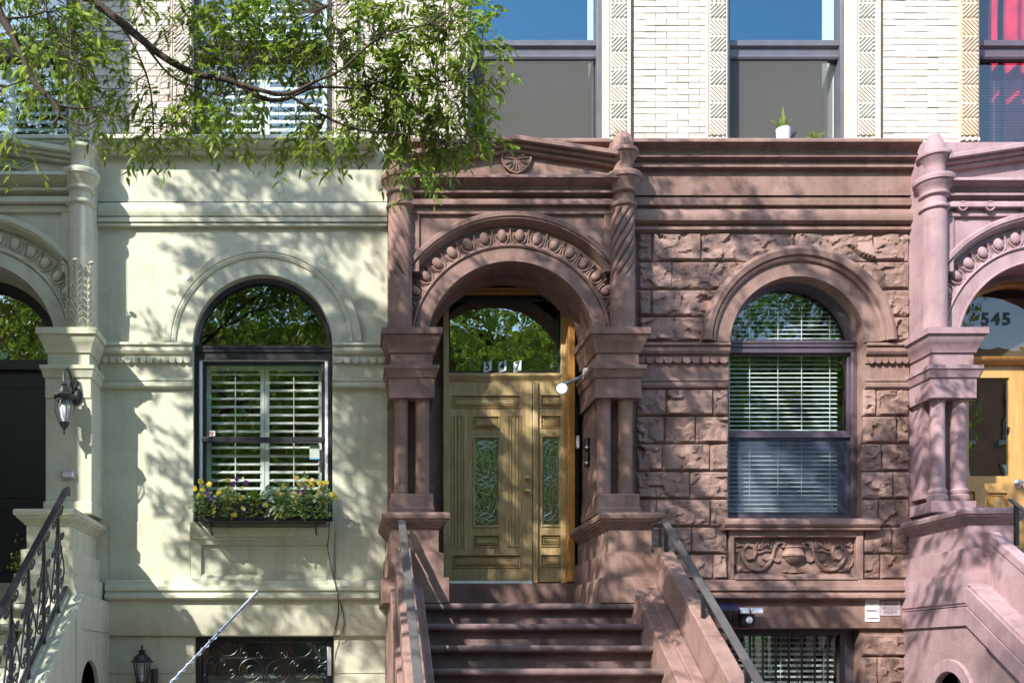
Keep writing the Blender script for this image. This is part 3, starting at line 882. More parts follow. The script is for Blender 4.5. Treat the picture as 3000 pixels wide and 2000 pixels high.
    # round corner columns
    for s, xx in ((-1, .545), (1, 2.735)):
        xx += ox; y = -.25
        r0 = .112
        g = lambda p: zz(p, -.33)
        body = MB()
        up = [(.112, 607), (.125, 604), (.136, 601), (.139, 597), (.136, 593), (.12, 590), (.108, 587), (.108, 567), (.118, 565), (.135, 561), (.138, 556), (.128, 553), (.132, 546), (.150, 537), (.168, 529), (.174, 525), (.186, 523), (.191, 516), (.190, 510), (.182, 507), (.10, 505), (.096, 476), (.104, 468), (.118, 459), (.136, 451), (.144, 447), (.155, 445), (.159, 440), (.155, 435), (.12, 433)]
        if kind == 'brown':
            part('column', MB().lathe(xx, y, [(.118, g(968)), (.118, g(815))], 30).box(xx - .1, xx + .1, y, .0, g(968), g(434)), mat, root)
            zs = np.linspace(g(817), g(606), 90)
            def tw(a, z, s=s):
                ph = 9 * a - s * 2 * PI * z / .12
                gr = max(0.0, math.cos(ph)) ** 2.2
                f = min(1.0, (z - g(817)) / .05, (g(606) - z) / .03)
                return 1 - .2 * gr * max(0, f)
            part('twisted_shaft', MB().lathe(xx, y, [(.118, float(z)) for z in zs], 108, mod=tw), mat, root, smooth=60)
        else:
            part('column', MB().lathe(xx, y, [(.118, g(968)), (.115, g(607))], 30).box(xx - .115, xx + .115, y, .0, g(968), g(434)), mat, root)
        part('capital', MB().lathe(xx, y, [(r, g(p)) for r, p in up], 40), mat, root, smooth=32)
        if kind != 'cream':
            fin = [(.10, 450), (.108, 436), (.104, 424), (.090, 410), (.068, 398), (.036, 389), (.006, 384)] if kind == 'brown' else [(.11, 450), (.106, 432), (.085, 412), (.060, 396), (.054, 390), (.01, 386)]
            part('finial', MB().lathe(xx, y, [(r, zz(p, y)) for r, p in fin], 48, mod=(lambda a, z: 1 + .07 * math.cos(9 * a)) if kind == 'brown' else None), mat, root, smooth=45)
        if kind == 'cream':
            m = MB()
            for ang in (-150, -90, -35):
                ca, sa = math.cos(R(ang)), math.sin(R(ang))
                def on(t, p, out=0.0, ca=ca, sa=sa):
                    rr = .118 + out
                    a2 = math.atan2(sa, ca) + t / .118
                    return (xx + rr * math.cos(a2), y + rr * math.sin(a2), g(p))
                m.tube([on(0, 965), on(0, 860, .01), on(0, 790, .02), on(0, 775, .05)], .012, 6, .006)
                for k in range(9):
                    p0 = 955 - k * 19
                    wdt = .055 * (1 - .45 * k / 9)
                    for q in (-1, 1):
                        m.tube([on(0, p0, .005), on(q * wdt * .5, p0 - 16, .018), on(q * wdt, p0 - 22, .006), on(q * wdt * 1.12, p0 - 15, .0)], .0085, 6, .003)
                m.blob(on(0, 776, .05), (.03, .03, .016), 8, 6)
            part('acanthus', m, mat, root, smooth=50)
    # crest on the pediment
    c = Vector((X(1512, -.25) + ox, -.245, zz(472, -.25)))
    m = MB()
    if kind == 'brown':
        sh = [(-.13, .09), (-.145, .02), (-.12, -.05), (-.06, -.105), (0, -.125), (.06, -.105), (.12, -.05), (.145, .02), (.13, .09), (.06, .105), (0, .09), (-.06, .105)]
        m.py(-.262, -.23, [(c.x + a, c.z + b) for a, b in sh])
        m.tube([(c.x + a, -.264, c.z + b) for a, b in sh[:9]], .011, 7)
        for q in (-1, 1):
            m.tube(spiral((c.x + q * .062, -.266, c.z + .055), .048, .012, 90 if q > 0 else 90, q * 1.3), .010, 6)
            m.blob((c.x + q * .062, -.265, c.z + .055), (.022, .018, .022), 8, 6)
            m.tube([(c.x, -.266, c.z + .012), (c.x + q * .06, -.268, c.z + .02), (c.x + q * .13, -.264, c.z + .028)], .009, 6)
            for a in (18, 42, 70):
                m.tube([(c.x + q * .01, -.266, c.z + .0), (c.x + q * .115 * math.sin(R(a)), -.268, c.z - .10 * math.cos(R(a)))], .007, 6, .010)
        m.tube([(c.x, -.266, c.z + .0), (c.x, -.268, c.z - .10)], .007, 6, .010)
    elif kind == 'cream':
        for k in range(9):
            for q in (-1, 1):
                L = .10 + .055 * k
                z0 = c.z + .06 - .012 * k
                m.tube([(c.x + q * .03, -.245, z0), (c.x + q * L * .5, -.262, z0 + .05 - .012 * k), (c.x + q * L * .9, -.262, z0 - .03 - .006 * k), (c.x + q * (L + .06), -.25, z0 - .045 + .004 * k)], .015, 6, .006)
    else:
        m.ring(c.x, c.z, [(.075, -.23), (.08, -.27), (.10, -.275), (.11, -.26), (.11, -.23)], 0, 360, 30)
        for k in range(6):
            a = k * PI / 3
            m.blob((c.x + .042 * math.cos(a), -.25, c.z + .042 * math.sin(a)), (.022, .02, .022), 8, 6)
        m.blob((c.x, -.255, c.z), (.02, .02, .02), 8, 6)
    part('crest', m, mat, root, smooth=50)
for nm, rt, mt in (('cream', cream, CREAM), ('brown', brown, BROWN), ('pink', pink, PINK)):
    portal(rt, OX[nm], mt, nm)

# ---------------------------------------------------------------- brown house door
yd = 0.42
def DX(p): return X(p, yd)
def DZ(p): return Z(p, yd)
part('door_surround', MB().box(0.6, DX(1297), .44, .52, 2.3, 6.1).box(DX(1666), 2.70, .44, .52, 2.3, 6.1).box(DX(1297), DX(1666), .44, .52, DZ(846), 6.1), BROWN, brown)
part('threshold_block', MB().box(0.85, 2.45, .16, .6, 2.10, DZ(1712) - .004), BROWN, brown, .012)
fr = part('door_frame', MB().box(DX(1297), DX(1313), .36, .50, 2.44, DZ(846)).box(DX(1640), DX(1665), .36, .50, 2.44, DZ(846)), WOOD, brown, .004)
part('lintel_moulding', MB().px(DX(1313), DX(1640), [(.36, DZ(848)), (.34, DZ(852)), (.36, DZ(857)), (.345, DZ(862)), (.38, DZ(866)), (.5, DZ(866)), (.5, DZ(848))]), OAK, fr)
part('transom_rail', MB().px(DX(1313), DX(1640), [(.40, DZ(1095)), (.37, DZ(1096)), (.355, DZ(1104)), (.36, DZ(1108)), (.385, DZ(1114)), (.39, DZ(1120)), (.5, DZ(1120)), (.5, DZ(1095))]), WOODH, fr)
part('mullion', MB().box(DX(1559), DX(1574), .365, .5, 2.44, DZ(1121)), WOOD, fr, .006)
part('jamb_board', MB().box(DX(1652), DX(1665) + .02, .20, .36, 2.44, DZ(860)), OAK, fr, .005)
part('jamb_pipe', MB().tube([(DX(1668) + .05, .30, 2.43), (DX(1668) + .05, .30, 4.9)], .03, 10).box(DX(1668) + .015, DX(1668) + .03, .26, .36, 2.43, 5.1), BLACKP, fr)
tw = part('transom_window', MB().box(DX(1313), DX(1640), .40, .45, DZ(880), DZ(867)).box(DX(1313), DX(1640), .40, .45, DZ(1095), DZ(1087)).box(DX(1313), DX(1318), .40, .45, DZ(1087), DZ(880)).box(DX(1633), DX(1640), .40, .45, DZ(1087), DZ(880)), BLACKP, brown)
part('pane', MB().sheet(DX(1317), DX(1634), .43, DZ(1088), DZ(879)), GLT, tw)
# leaf
def slab_with_panels(name, x0, x1, z0, z1, y, holes, root, mat, matp, t=.045):
    """door slab: stiles and rails between the openings"""
    xs = sorted(set([x0, x1] + [h[0] for h in holes] + [h[1] for h in holes]))
    zs = sorted(set([z0, z1] + [h[2] for h in holes] + [h[3] for h in holes]))
    m = MB()
    for j in range(len(zs) - 1):
        run = None
        for i in range(len(xs) - 1):
            mx, mz = (xs[i] + xs[i + 1]) / 2, (zs[j] + zs[j + 1]) / 2
            inside = any(h[0] < mx < h[1] and h[2] < mz < h[3] for h in holes)
            if not inside and run is None: run = xs[i]
            if (inside or i == len(xs) - 2) and run is not None:
                e = xs[i] if inside else xs[i + 1]
                m.box(run, e, y, y + t, zs[j], zs[j + 1]); run = None
    # merge seams so that the slab reads as one piece
    d = part(name, m, mat, root)
    return d
def raised_panel(d, x0, x1, z0, z1, y, mat, name='panel'):
    e = [(0, .0), (.003, -.010), (.011, -.011), (.018, .016), (.024, .018), (.033, .001), (.038, .0), (.042, .008), (.046, .008), (.05, .0)]
    vs, fs = [], []
    w = min(x1 - x0, z1 - z0)
    k = min(1.0, w / .12)
    for a, yy in e:
        a *= k
        vs += [(x0 + a, y + yy, z0 + a), (x1 - a, y + yy, z0 + a), (x1 - a, y + yy, z1 - a), (x0 + a, y + yy, z1 - a)]
    for r in range(len(e) - 1):
        for i in range(4):
            j = (i + 1) % 4
            fs.append((r * 4 + i, r * 4 + j, r * 4 + 4 + j, r * 4 + 4 + i))
    t = (len(e) - 1) * 4
    fs.append((t, t + 1, t + 2, t + 3))
    part(name, MB().add(vs, fs), mat, d, smooth=25)
def fluted_panel(d, x0, x1, z0, z1, y, mat):
    m = MB().box(x0, x1, y + .004, y + .02, z0, z1)
    n = 4; s = (x1 - x0) / n
    for i in range(n + 1):
        xx = x0 + i * s
        m.tube([(min(max(xx, x0 + .008), x1 - .008), y + .001, z0 + .012), (min(max(xx, x0 + .008), x1 - .008), y + .001, z1 - .004)], .0085, 8)
    m.px(x0, x1, [(y + .02, z0), (y - .008, z0), (y - .008, z0 + .012), (y + .02, z0 + .03)])
    m.px(x0, x1, [(y + .02, z1), (y - .006, z1), (y - .006, z1 - .01), (y + .02, z1 - .016)])
    part('panel', m, mat, d, smooth=40)
H = lambda a, b, c, e: (DX(a), DX(b), DZ(e), DZ(c))
holes = [H(1322, 1525, 1158, 1198), H(1322, 1362, 1219, 1602), H(1485, 1526, 1219, 1602), H(1384, 1463, 1219, 1258), H(1384, 1463, 1280, 1546), H(1385, 1463, 1566, 1604), H(1323, 1525, 1624, 1664)]
leaf = slab_with_panels('door', DX(1314), DX(1557), DZ(1700), DZ(1121), .39, holes, brown, WOOD, WOOD)
for i, h in enumerate(holes):
    if i in (1, 2): fluted_panel(leaf, *h, .39, WOOD)
    elif i == 4: pass
    else: raised_panel(leaf, *h, .39, WOODH)
sl = slab_with_panels('sidelight', DX(1574), DX(1651), DZ(1704), DZ(1121), .39, [H(1581, 1645, 1157, 1197), H(1581, 1645, 1217, 1256), H(1583, 1644, 1277, 1544), H(1581, 1645, 1565, 1602), H(1581, 1645, 1623, 1661)], brown, WOOD, WOOD)
for h in (H(1581, 1645, 1157, 1197), H(1581, 1645, 1217, 1256), H(1581, 1645, 1565, 1602), H(1581, 1645, 1623, 1661)):
    raised_panel(sl, *h, .39, WOODH)
def leaded(root, x0, x1, z0, z1, y, n):
    """bevelled glazing bead, textured pane and curved lead cames"""
    b = .020
    vs, fs = [], []
    for a, yy in ((0, -.008), (b * .6, -.012), (b * 1.3, .008), (b * 1.5, .03)):
        vs += [(x0 + a, y + yy, z0 + a), (x1 - a, y + yy, z0 + a), (x1 - a, y + yy, z1 - a), (x0 + a, y + yy, z1 - a)]
    for r in range(3):
        for i in range(4):
            j = (i + 1) % 4
            fs.append((r * 4 + i, r * 4 + j, r * 4 + 4 + j, r * 4 + 4 + i))
    part('glazing_bead', MB().add(vs, fs), WOOD, root, smooth=25)
    part('pane', MB().sheet(x0 + b, x1 - b, y + .018, z0 + b, z1 - b), GLLEAD, root)
    m = MB(); yy = y + .014
    xc = (x0 + x1) / 2; w = (x1 - x0) / 2 - .022; H_ = z1 - z0 - .06
    zc = [z0 + .10 + H_ * .0, z0 + .03 + H_ * .5, z1 - .09] if n == 3 else [z0 + .10, z0 + H_ * .5]
    dh = .062
    for q in zc:
        m.tube([(xc, yy, q + dh), (xc + w, yy, q), (xc, yy, q - dh), (xc - w, yy, q), (xc, yy, q + dh)], .0024, 5)
        m.tube([(xc - w * .5, yy, q + dh * .5), (xc - w * .2, yy, q + .005), (xc + w * .2, yy, q + .005), (xc + w * .5, yy, q + dh * .5)], .0018, 5)
        m.tube([(xc - w * .5, yy, q - dh * .5), (xc, yy, q - .01), (xc + w * .5, yy, q - dh * .5)], .0018, 5)
    zc2 = sorted(zc)
    for u, v in zip(zc2[:-1], zc2[1:]):
        for q in (-1, 1):
            for amp in (.95, .32):
                m.tube([(xc + q * w * (.5 if amp > .5 else 0) + q * w * (amp - (.5 if amp > .5 else 0)) * math.sin(PI * t), yy, u + dh * .6 + (v - u - dh * 1.2) * t) for t in np.linspace(0, 1, 13)], .0018, 5)
    part('lead_came', m, STEEL, root)
leaded(leaf, *H(1384, 1463, 1280, 1546), .39, 3)
leaded(sl, *H(1583, 1644, 1277, 1544), .39, 3)
def knob(root, px_, py_, r):
    c = (DX(px_), .39, DZ(py_))
    me = MB().lathe(0, 0, [(r * 1.25, 0), (r * 1.2, .006), (r * .5, .010), (r * .45, .022), (r * .9, .030), (r * 1.0, .042), (r * .8, .052), (r * .2, .056)], 20)
    me.xf(Matrix.Translation(c) @ Matrix.Rotation(R(90), 4, 'X'))
    part('knob', me, BRASS, root)
knob(leaf, 1542, 1403, .020); knob(leaf, 1543, 1442, .026)
part('door_sweep', MB().px(DX(1314), DX(1557), [(.42, DZ(1700)), (.375, DZ(1701)), (.37, DZ(1710)), (.42, DZ(1710))]), ALU, leaf)

# house number cards on the transom
for ch, px_ in (('5', 1427), ('4', 1470), ('7', 1514)):
    c = Vector((DX(px_), .392, DZ(1075)))
    w2, h2 = .041, .054
    sh = .25
    cd = MB().py(c.y, c.y + .002, [(c.x - w2, c.z - h2 - sh * w2 * 1.2), (c.x + w2, c.z - h2 + sh * w2), (c.x + w2 + .004, c.z + h2 + sh * w2), (c.x - w2 + .004, c.z + h2 - sh * w2 * 1.2)])
    o = tag(part('number_card', cd, CARD), 'slanted white card bearing the black digit %s on the transom glass' % {'5': 'five', '4': 'four', '7': 'seven'}[ch], 'number')
    text('digit', ch, .118, INK, o, (c.x, c.y - .0015, c.z), .0035, .80, sh)

# ---------------------------------------------------------------- cream house door (black, mostly out of the light)
o = OX['cream']; cx, cz = 1.645 + o, Z(1012, -.22)
lw = part('fanlight', MB().ring(cx, cz, [(.79, .16), (.79, .26), (.70, .26), (.70, .18)], 0, 180, 48).box(cx - .80, cx + .80, .17, .27, cz - .12, cz - .02), BLACKP, cream)
part('pane', MB().halfdisc(cx, cz, .70, .235), GL, lw)
bd = part('door', MB().box(cx - .80, cx + .80, .22, .28, 2.42, cz - .12), BLACKP, cream)
for a, b in ((-.74, -.06), (.06, .66)):
    for u, v in ((2.55, 3.2), (3.3, 4.45)):
        raised_panel(bd, cx + a, cx + b, u, v, .222, BLACKP)
part('side_glass', MB().box(cx + .74, cx + .80, .205, .215, 3.0, 3.45), GL, bd)
part('threshold_block', MB().box(cx - .9, cx + .9, .1, .5, 2.10, 2.42), CREAM, cream, .012)

# ---------------------------------------------------------------- pink house door (pine, glazed)
o = OX['pink']; cx, cz = 1.645 + o, Z(1012, -.22)
lw = part('fanlight', MB().ring(cx, cz, [(.79, .17), (.79, .30), (.745, .30), (.738, .21), (.755, .20), (.757, .17)], 0, 180, 48), OAK, pink)
part('pane', MB().halfdisc(cx, cz, .75, .262), glass('dusty_glass', .07, (1, 1, .95), .03, 3.0, through=(.62, .58, .5)), lw)
part('transom_rail', MB().px(cx - .79, cx + .79, [(.18, Z(1045, .2)), (.16, Z(1047, .2)), (.17, Z(1056, .2)), (.22, Z(1066, .2)), (.3, Z(1066, .2)), (.3, Z(1045, .2))]), OAK, lw)
for k, ch in enumerate('545'):
    tx = text('digit', ch, .175, INK, lw, (X(2888 + 31 * k, .25), .255, Z(935, .25)), .006)
part('fanlight_sheet', MB().disc(cx, cz - .12, .78, .30, .305, 0, 180, 40), plain('dusty_sheet', (.22, .195, .14), .8, bump=0), lw)
hd = [(X(2838, .25), X(2957, .25), Z(1394, .25), Z(1106, .25)), (X(2838, .25), X(2857, .25), Z(1620, .25), Z(1437, .25)), (X(2893, .25), X(2955, .25), Z(1620, .25), Z(1440, .25))]
d3 = slab_with_panels('door', cx - .62, X(2996, .25), 2.43, Z(1067, .25), .25, hd, pink, PINE, PINE)
raised_panel(d3, *hd[1], .25, PINE); raised_panel(d3, *hd[2], .25, PINE)
part('pane', MB().sheet(hd[0][0], hd[0][1], .272, hd[0][2], hd[0][3]), glass('door_glass', .24, (.85, .95, .85), .02, 2.0, through=(.22, .24, .22)), d3)
part('door', MB().box(X(2998, .25), cx + .70, .25, .295, 2.43, Z(1067, .25)), PINE, pink)
part('jamb', MB().box(cx - .84, cx - .62, .2, .32, 2.43, Z(1067, .25)).box(cx + .70, cx + .84, .2, .32, 2.43, Z(1067, .25)), PINE, pink, .004, split=True)
c = (X(2983, .25), .25, Z(1416, .25))
hm = MB().lathe(0, 0, [(.045, 0), (.045, .008), (.03, .016), (.018, .02), (.018, .045)], 20).xf(Matrix.Translation(c) @ Matrix.Rotation(R(90), 4, 'X'))
hm.tube([(c[0] + .02, .20, c[2] + .008), (c[0] - .05, .205, c[2] - .008)], .011, 8)
part('handle', hm, STEEL, d3)
part('threshold_block', MB().box(cx - .9, cx + .9, .1, .5, 2.10, 2.42), PINK, pink, .012)

# ---------------------------------------------------------------- arched windows
def arch_window(root, W, mat, y, ring_w, rows, gm, stile, strip=None):
    """rows: photo rows of transom (top, bottom), upper sash top, meeting rail (top, bottom), bottom rail (top, bottom)"""
    cx, cz, r = W['cx'], W['cz'], W['r'] - .003
    tr0, tr1, us, m0, m1, b0, b1 = [Z(p, y) for p in rows]
    win = part('window', MB().ring(cx, cz, [(r, y - .03), (r, y + .08), (r - ring_w, y + .08), (r - ring_w, y + .0), (r - ring_w * .5, y - .012)], 0, 180, 56), mat, root, smooth=30)
    f = MB().box(cx - r, cx - r + ring_w, y - .03, y + .08, b1, tr1 + .001).box(cx + r - ring_w, cx + r, y - .03, y + .08, b1, tr1 + .001)
    part('frame', f, mat, win, .004, split=True)
    part('transom_bar', MB().px(cx - r + .004, cx + r - .004, [(y + .08, tr0), (y - .02, tr0), (y - .045, tr0 - .01), (y - .045, tr0 - .035), (y - .035, tr0 - .045), (y - .035, tr0 - .07), (y - .02, tr0 - .08), (y - .02, tr1), (y + .08, tr1)]), mat, win, smooth=30)
    part('pane', MB().halfdisc(cx, cz, r - ring_w + .004, y + .03), gm, win)
    xi0, xi1 = cx - r + ring_w, cx + r - ring_w
    if strip:
        part('jamb_liner', MB().box(xi0, xi0 + .03, y - .005, y + .07, b1, us).box(xi1 - .03, xi1, y - .005, y + .07, b1, us).box(xi0, xi1, y - .0, y + .07, us, us + .012), strip, win, .002)
        xi0 += .03; xi1 -= .03
    s = MB().box(xi0, xi0 + stile, y + .015, y + .06, m0, us).box(xi1 - stile, xi1, y + .015, y + .06, m0, us).box(xi0 + stile, xi1 - stile, y + .015, y + .06, us - stile * .9, us)
    up = part('upper_sash', s, mat, win, .003)
    part('meeting_rail', MB().box(xi0, xi1, y - .012, y + .06, m1, m0), mat, win, .004)
    lo = part('lower_sash', MB().box(xi0, xi0 + stile, y + .02, y + .075, b0, m1).box(xi1 - stile, xi1, y + .02, y + .075, b0, m1).box(xi0, xi1, y + .02, y + .075, b1, b0), mat, win, .003)
    part('pane', MB().sheet(xi0 + stile, xi1 - stile, y + .036, m0, us - stile * .9), gm, win)
    part('pane', MB().sheet(xi0 + stile, xi1 - stile, y + .046, b0, m1), gm, win)
    return xi0 + stile, xi1 - stile
cxa, cxb = arch_window(cream, CW, BLACKP, .10, .045, (1013, 1054, 1057, 1280, 1294, 1508, 1528), GL, .034, WHITE)
bxa, bxb = arch_window(brown, BW, NAVY, .15, .05, (998, 1034, 1034, 1262, 1282, 1505, 1519), GLB, .02)

def louvre_mesh(L, w, t, mat, tilt):
    m = MB().box(-L / 2, L / 2, -w / 2, w / 2, -t / 2, t / 2)
    m.xf(Matrix.Rotation(R(tilt), 4, 'X'))
    return m.mesh('louvre', mat, 0)
def shutters(label_l, label_r, x0, x1, z0, z1, y, pitch, group, st=.038, tilt=30, w=.066):
    xc = (x0 + x1) / 2
    for a, b, lab in ((x0, xc - .002, label_l), (xc + .002, x1, label_r)):
        t = thing('plantation_shutter', lab, 'shutter', ((a + b) / 2, y, z0), group)
        part('stile', MB().box(a, a + st, y - .014, y + .014, z0, z1), WHITE, t, .003)
        part('stile', MB().box(b - st, b, y - .014, y + .014, z0, z1), WHITE, t, .003)
        part('rail', MB().box(a + st, b - st, y - .013, y + .013, z1 - .05, z1 - .001), WHITE, t, .003)
        part('rail', MB().box(a + st, b - st, y - .013, y + .013, z0 + .001, z0 + .05), WHITE, t, .003)
        me = louvre_mesh(b - a - 2 * st - .004, w, .010, WHITE, tilt)
        n = int((z1 - z0 - .13) / pitch)
        for k in range(n + 1):
            link('louvre', me, t, ((a + b) / 2, y, z1 - .085 - k * pitch))
        part('tilt_rod', MB().box((a + b) / 2 - .005, (a + b) / 2 + .005, y - .045, y - .035, z0 + .08, z1 - .08), WHITE, t)
shutters('white louvred shutter behind the flower box window, half beside the lantern wall', 'white louvred shutter behind the flower box window, half beside the brown portal', cxa - .01, cxb + .01, Z(1516, .26), Z(1072, .26), .26, .0845, None, st=.045)

def blind(label, x_at, z0, z1, y, pitch, cords, tilt=18, w=.024, mat=BLIND, group=None):
    t = thing('window_blind', label, 'blind', (sum(x_at(z0)) / 2, y, z0), group)
    n = int((z1 - z0) / pitch)
    for k in range(n + 1):
        z = z1 - k * pitch
        a, b = x_at(z)
        if b - a < .05: continue
        m = MB().box(a, b, -w / 2, w / 2, -.0012, .0012)
        m.xf(Matrix.Translation((0, y, z)) @ Matrix.Rotation(R(tilt), 4, 'X'))
        part('slat', m, mat, t, smooth=0)
    c = MB()
    for q in cords:
        a, b = x_at(z0); x = a + (b - a) * q
        zt = z1
        while zt > z0 and not (x_at(zt)[0] < x < x_at(zt)[1]): zt -= .02
        c.box(x - .003, x + .003, y - w / 2 - .002, y - w / 2, z0, zt)
    part('ladder_cord', c, mat, t)
    part('bottom_rail', MB().box(*x_at(z0), y - .018, y + .018, z0 - .022, z0 - .004), mat, t, .003)
def bx_at(z):
    if z <= BW['cz']: return bxa - .01, bxb - .06
    d = math.sqrt(max(0.0001, (BW['r'] - .045) ** 2 - (z - BW['cz']) ** 2))
    return BW['cx'] - d, BW['cx'] + d * .96
blind('white slatted blind filling the arched brownstone window', bx_at, Z(1494, .27), BW['cz'] + BW['r'] - .07, .27, .0452, (.04, .22, .47, .68, .93), 30, .036)
part('insect_screen', MB().sheet(bxa, bxb, .168, Z(1505, .168), Z(1282, .168)), SCREENB, brown)
ac = thing('air_conditioner', 'pale box unit low behind the blind of the arched brownstone window', 'air conditioner', (X(2295, .4), .4, Z(1500, .4)))
part('case', MB().box(X(2150, .36), X(2440, .36), .34, .55, Z(1500, .36), Z(1456, .36)), PLASTW, ac, .01)
for k in range(6):
    part('grille_bar', MB().box(X(2160, .34), X(2430, .34), .332, .34, Z(1496 - 6 * k, .34), Z(1493 - 6 * k, .34)), PLASTG, ac)

# stickers on the cream window
st = part('window_sticker', MB().box(X(614, .13), X(630, .13), .1355, .1365, Z(1276, .13), Z(1261, .13)), WHITE)
tag(st, 'small white sticker with red badge in corner of shuttered window', 'sticker')
part('badge', MB().disc(X(620, .13), Z(1269, .13), .021, .1345, .1354, 22.5, 382.5, 8), REDINK, st)
part('badge_text', MB().box(X(617, .13), X(623, .13), .1338, .1344, Z(1270, .13), Z(1268, .13)), WHITE, st)
st = part('window_notice', MB().box(X(907, .14), X(936, .14), .1435, .1445, Z(1345, .14), Z(1302, .14)), plain('notice_grey', (.36, .42, .36), .6, bump=0))
tag(st, 'grey green paper notice stuck to lower pane of shuttered window', 'notice')
part('notice_strip', MB().box(X(908, .14), X(935, .14), .1425, .1434, Z(1345, .14), Z(1341, .14)), plain('notice_blue', (.06, .22, .42), .6, bump=0), st)

# ---------------------------------------------------------------- basement openings
gt = thing('iron_gate', 'black wrought iron gate with scrollwork under the cream window', 'gate', (X(774), .1, 0))
gx0, gx1, gz = X(574, .1), X(974, .1), 1.866
part('frame', MB().box(gx0, gx0 + .06, .04, .14, 0, gz).box(gx1 - .06, gx1, .04, .14, 0, gz).box(gx0 + .06, gx1 - .06, .04, .14, gz - .05, gz), IRON, gt, .004)
part('rail', MB().box(gx0 + .06, gx1 - .06, .075, .10, Z(1928, .09), Z(1924, .09)), IRON, gt)
part('hinge', MB().box(gx1 - .05, gx1 - .012, .02, .04, Z(1978, .03), Z(1894, .03)), ALU, gt, .003)
P = lambda u, v: (X(550 + u / 5.227, .08), .075, Z(1840 + v / 5.227, .08))
def scroll(pts, r=.0062):
    part('scroll', MB().tube(pts, r, 6), IRON, gt)
def cscroll(c, rad, a0, a1, curl, inward=1):
    """C-scroll: arc of radius rad from a0 to a1 degrees with a small curl at both ends"""
    cx, cy, cz = c
    pts = [(cx + rad * math.cos(R(a)), cy, cz + rad * math.sin(R(a))) for a in np.linspace(a0, a1, 22)]
    sgn = 1 if a1 > a0 else -1
    def end(a, s):
        e = (cx + (rad - curl) * math.cos(R(a)), cy, cz + (rad - curl) * math.sin(R(a)))
        return [(e[0] + curl * (1 - .75 * t) * math.cos(R(a + s * 430 * t)), cy, e[2] + curl * (1 - .75 * t) * math.sin(R(a + s * 430 * t))) for t in np.linspace(0, 1, 22)]
    return end(a0, -sgn)[::-1] + pts[1:-1] + end(a1, sgn)
k = 1 / (5.227 * 287.7)
for c, rad, a0, a1, cu in (((610, 250), 170, 170, 370, 62), ((985, 380), 175, -10, 190, 60), ((1355, 380), 175, -10, 190, 60), ((1730, 260), 175, 170, 370, 60), ((2030, 390), 145, -110, 110, 55), ((330, 380), 150, 70, 290, 58), ((590, 620), 160, 120, 330, 55), ((1720, 620), 165, 130, 330, 60), ((230, 640), 80, 60, 300, 36), ((2080, 660), 100, 40, 270, 46), ((235, 800), 80, 60, 300, 36)):
    scroll(cscroll(P(*c), rad * k, a0, a1, cu * k))
for c in ((965, 640), (1385, 660)):
    scroll(spiral(P(*c), 175 * k, 170 * k, 0, 1.0, 30)); scroll(spiral(P(c[0] + 10, c[1] + 20), 120 * k, 30 * k, -40, 1.2, 30))
for u in (1160, 1200):
    part('bar', MB().box(P(u, 0)[0] - .007, P(u, 0)[0] + .007, .07, .085, 0.2, P(0, 560)[2]), IRON, gt)
part('pane', MB().sheet(gx0 + .05, gx1 - .05, .12, .2, gz - .05), GL, gt)
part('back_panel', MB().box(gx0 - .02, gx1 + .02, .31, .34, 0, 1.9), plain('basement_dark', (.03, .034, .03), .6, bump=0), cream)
part('basement_curtain', MB().box(gx0 + .1, gx1 - .1, .295, .305, .4, Z(1978, .3)), plain('dull_curtain', (.16, .18, .15), .8, bump=.05), cream)

bw0, bw1 = 3.86, X(2519)
win = part('window', MB().box(bw1 - .14, bw1, .12, .2, 1.0, 1.95).box(bw0, bw0 + .06, .12, .2, 1.0, 1.95).box(bw0 + .06, bw1 - .14, .12, .2, 1.885, 1.95), NAVY, brown, .005)
part('pane', MB().sheet(bw0 + .06, bw1 - .14, .17, 1.0, 1.885), GLB, win)
blind('white slatted blind behind the barred basement window', lambda z: (bw0 + .08, bw1 - .15), 1.06, 1.87, .24, .058, (.1, .5, .9), 28, .05, WHITE)
sg = thing('window_guard', 'black iron bars with small scrolls over the basement window', 'window bars', (X(2330), .05, 1.0))
for k in range(9):
    x = bw1 - .165 - k * .1315
    part('bar', MB().box(x - .0085, x + .0085, .05, .067, .95, 1.93), IRON, sg)
part('cross_bar', MB().box(bw0 + .02, bw1 - .12, .045, .072, 1.90, 1.93), IRON, sg)
for zz_ in (Z(1951, .05), Z(1996, .05)):
    for s in (-1, 1):
        part('scroll', MB().tube(spiral((X(2322, .05) + s * .037, .045, zz_), .034, .010, 90, s * 1.3), .004, 5), IRON, sg)

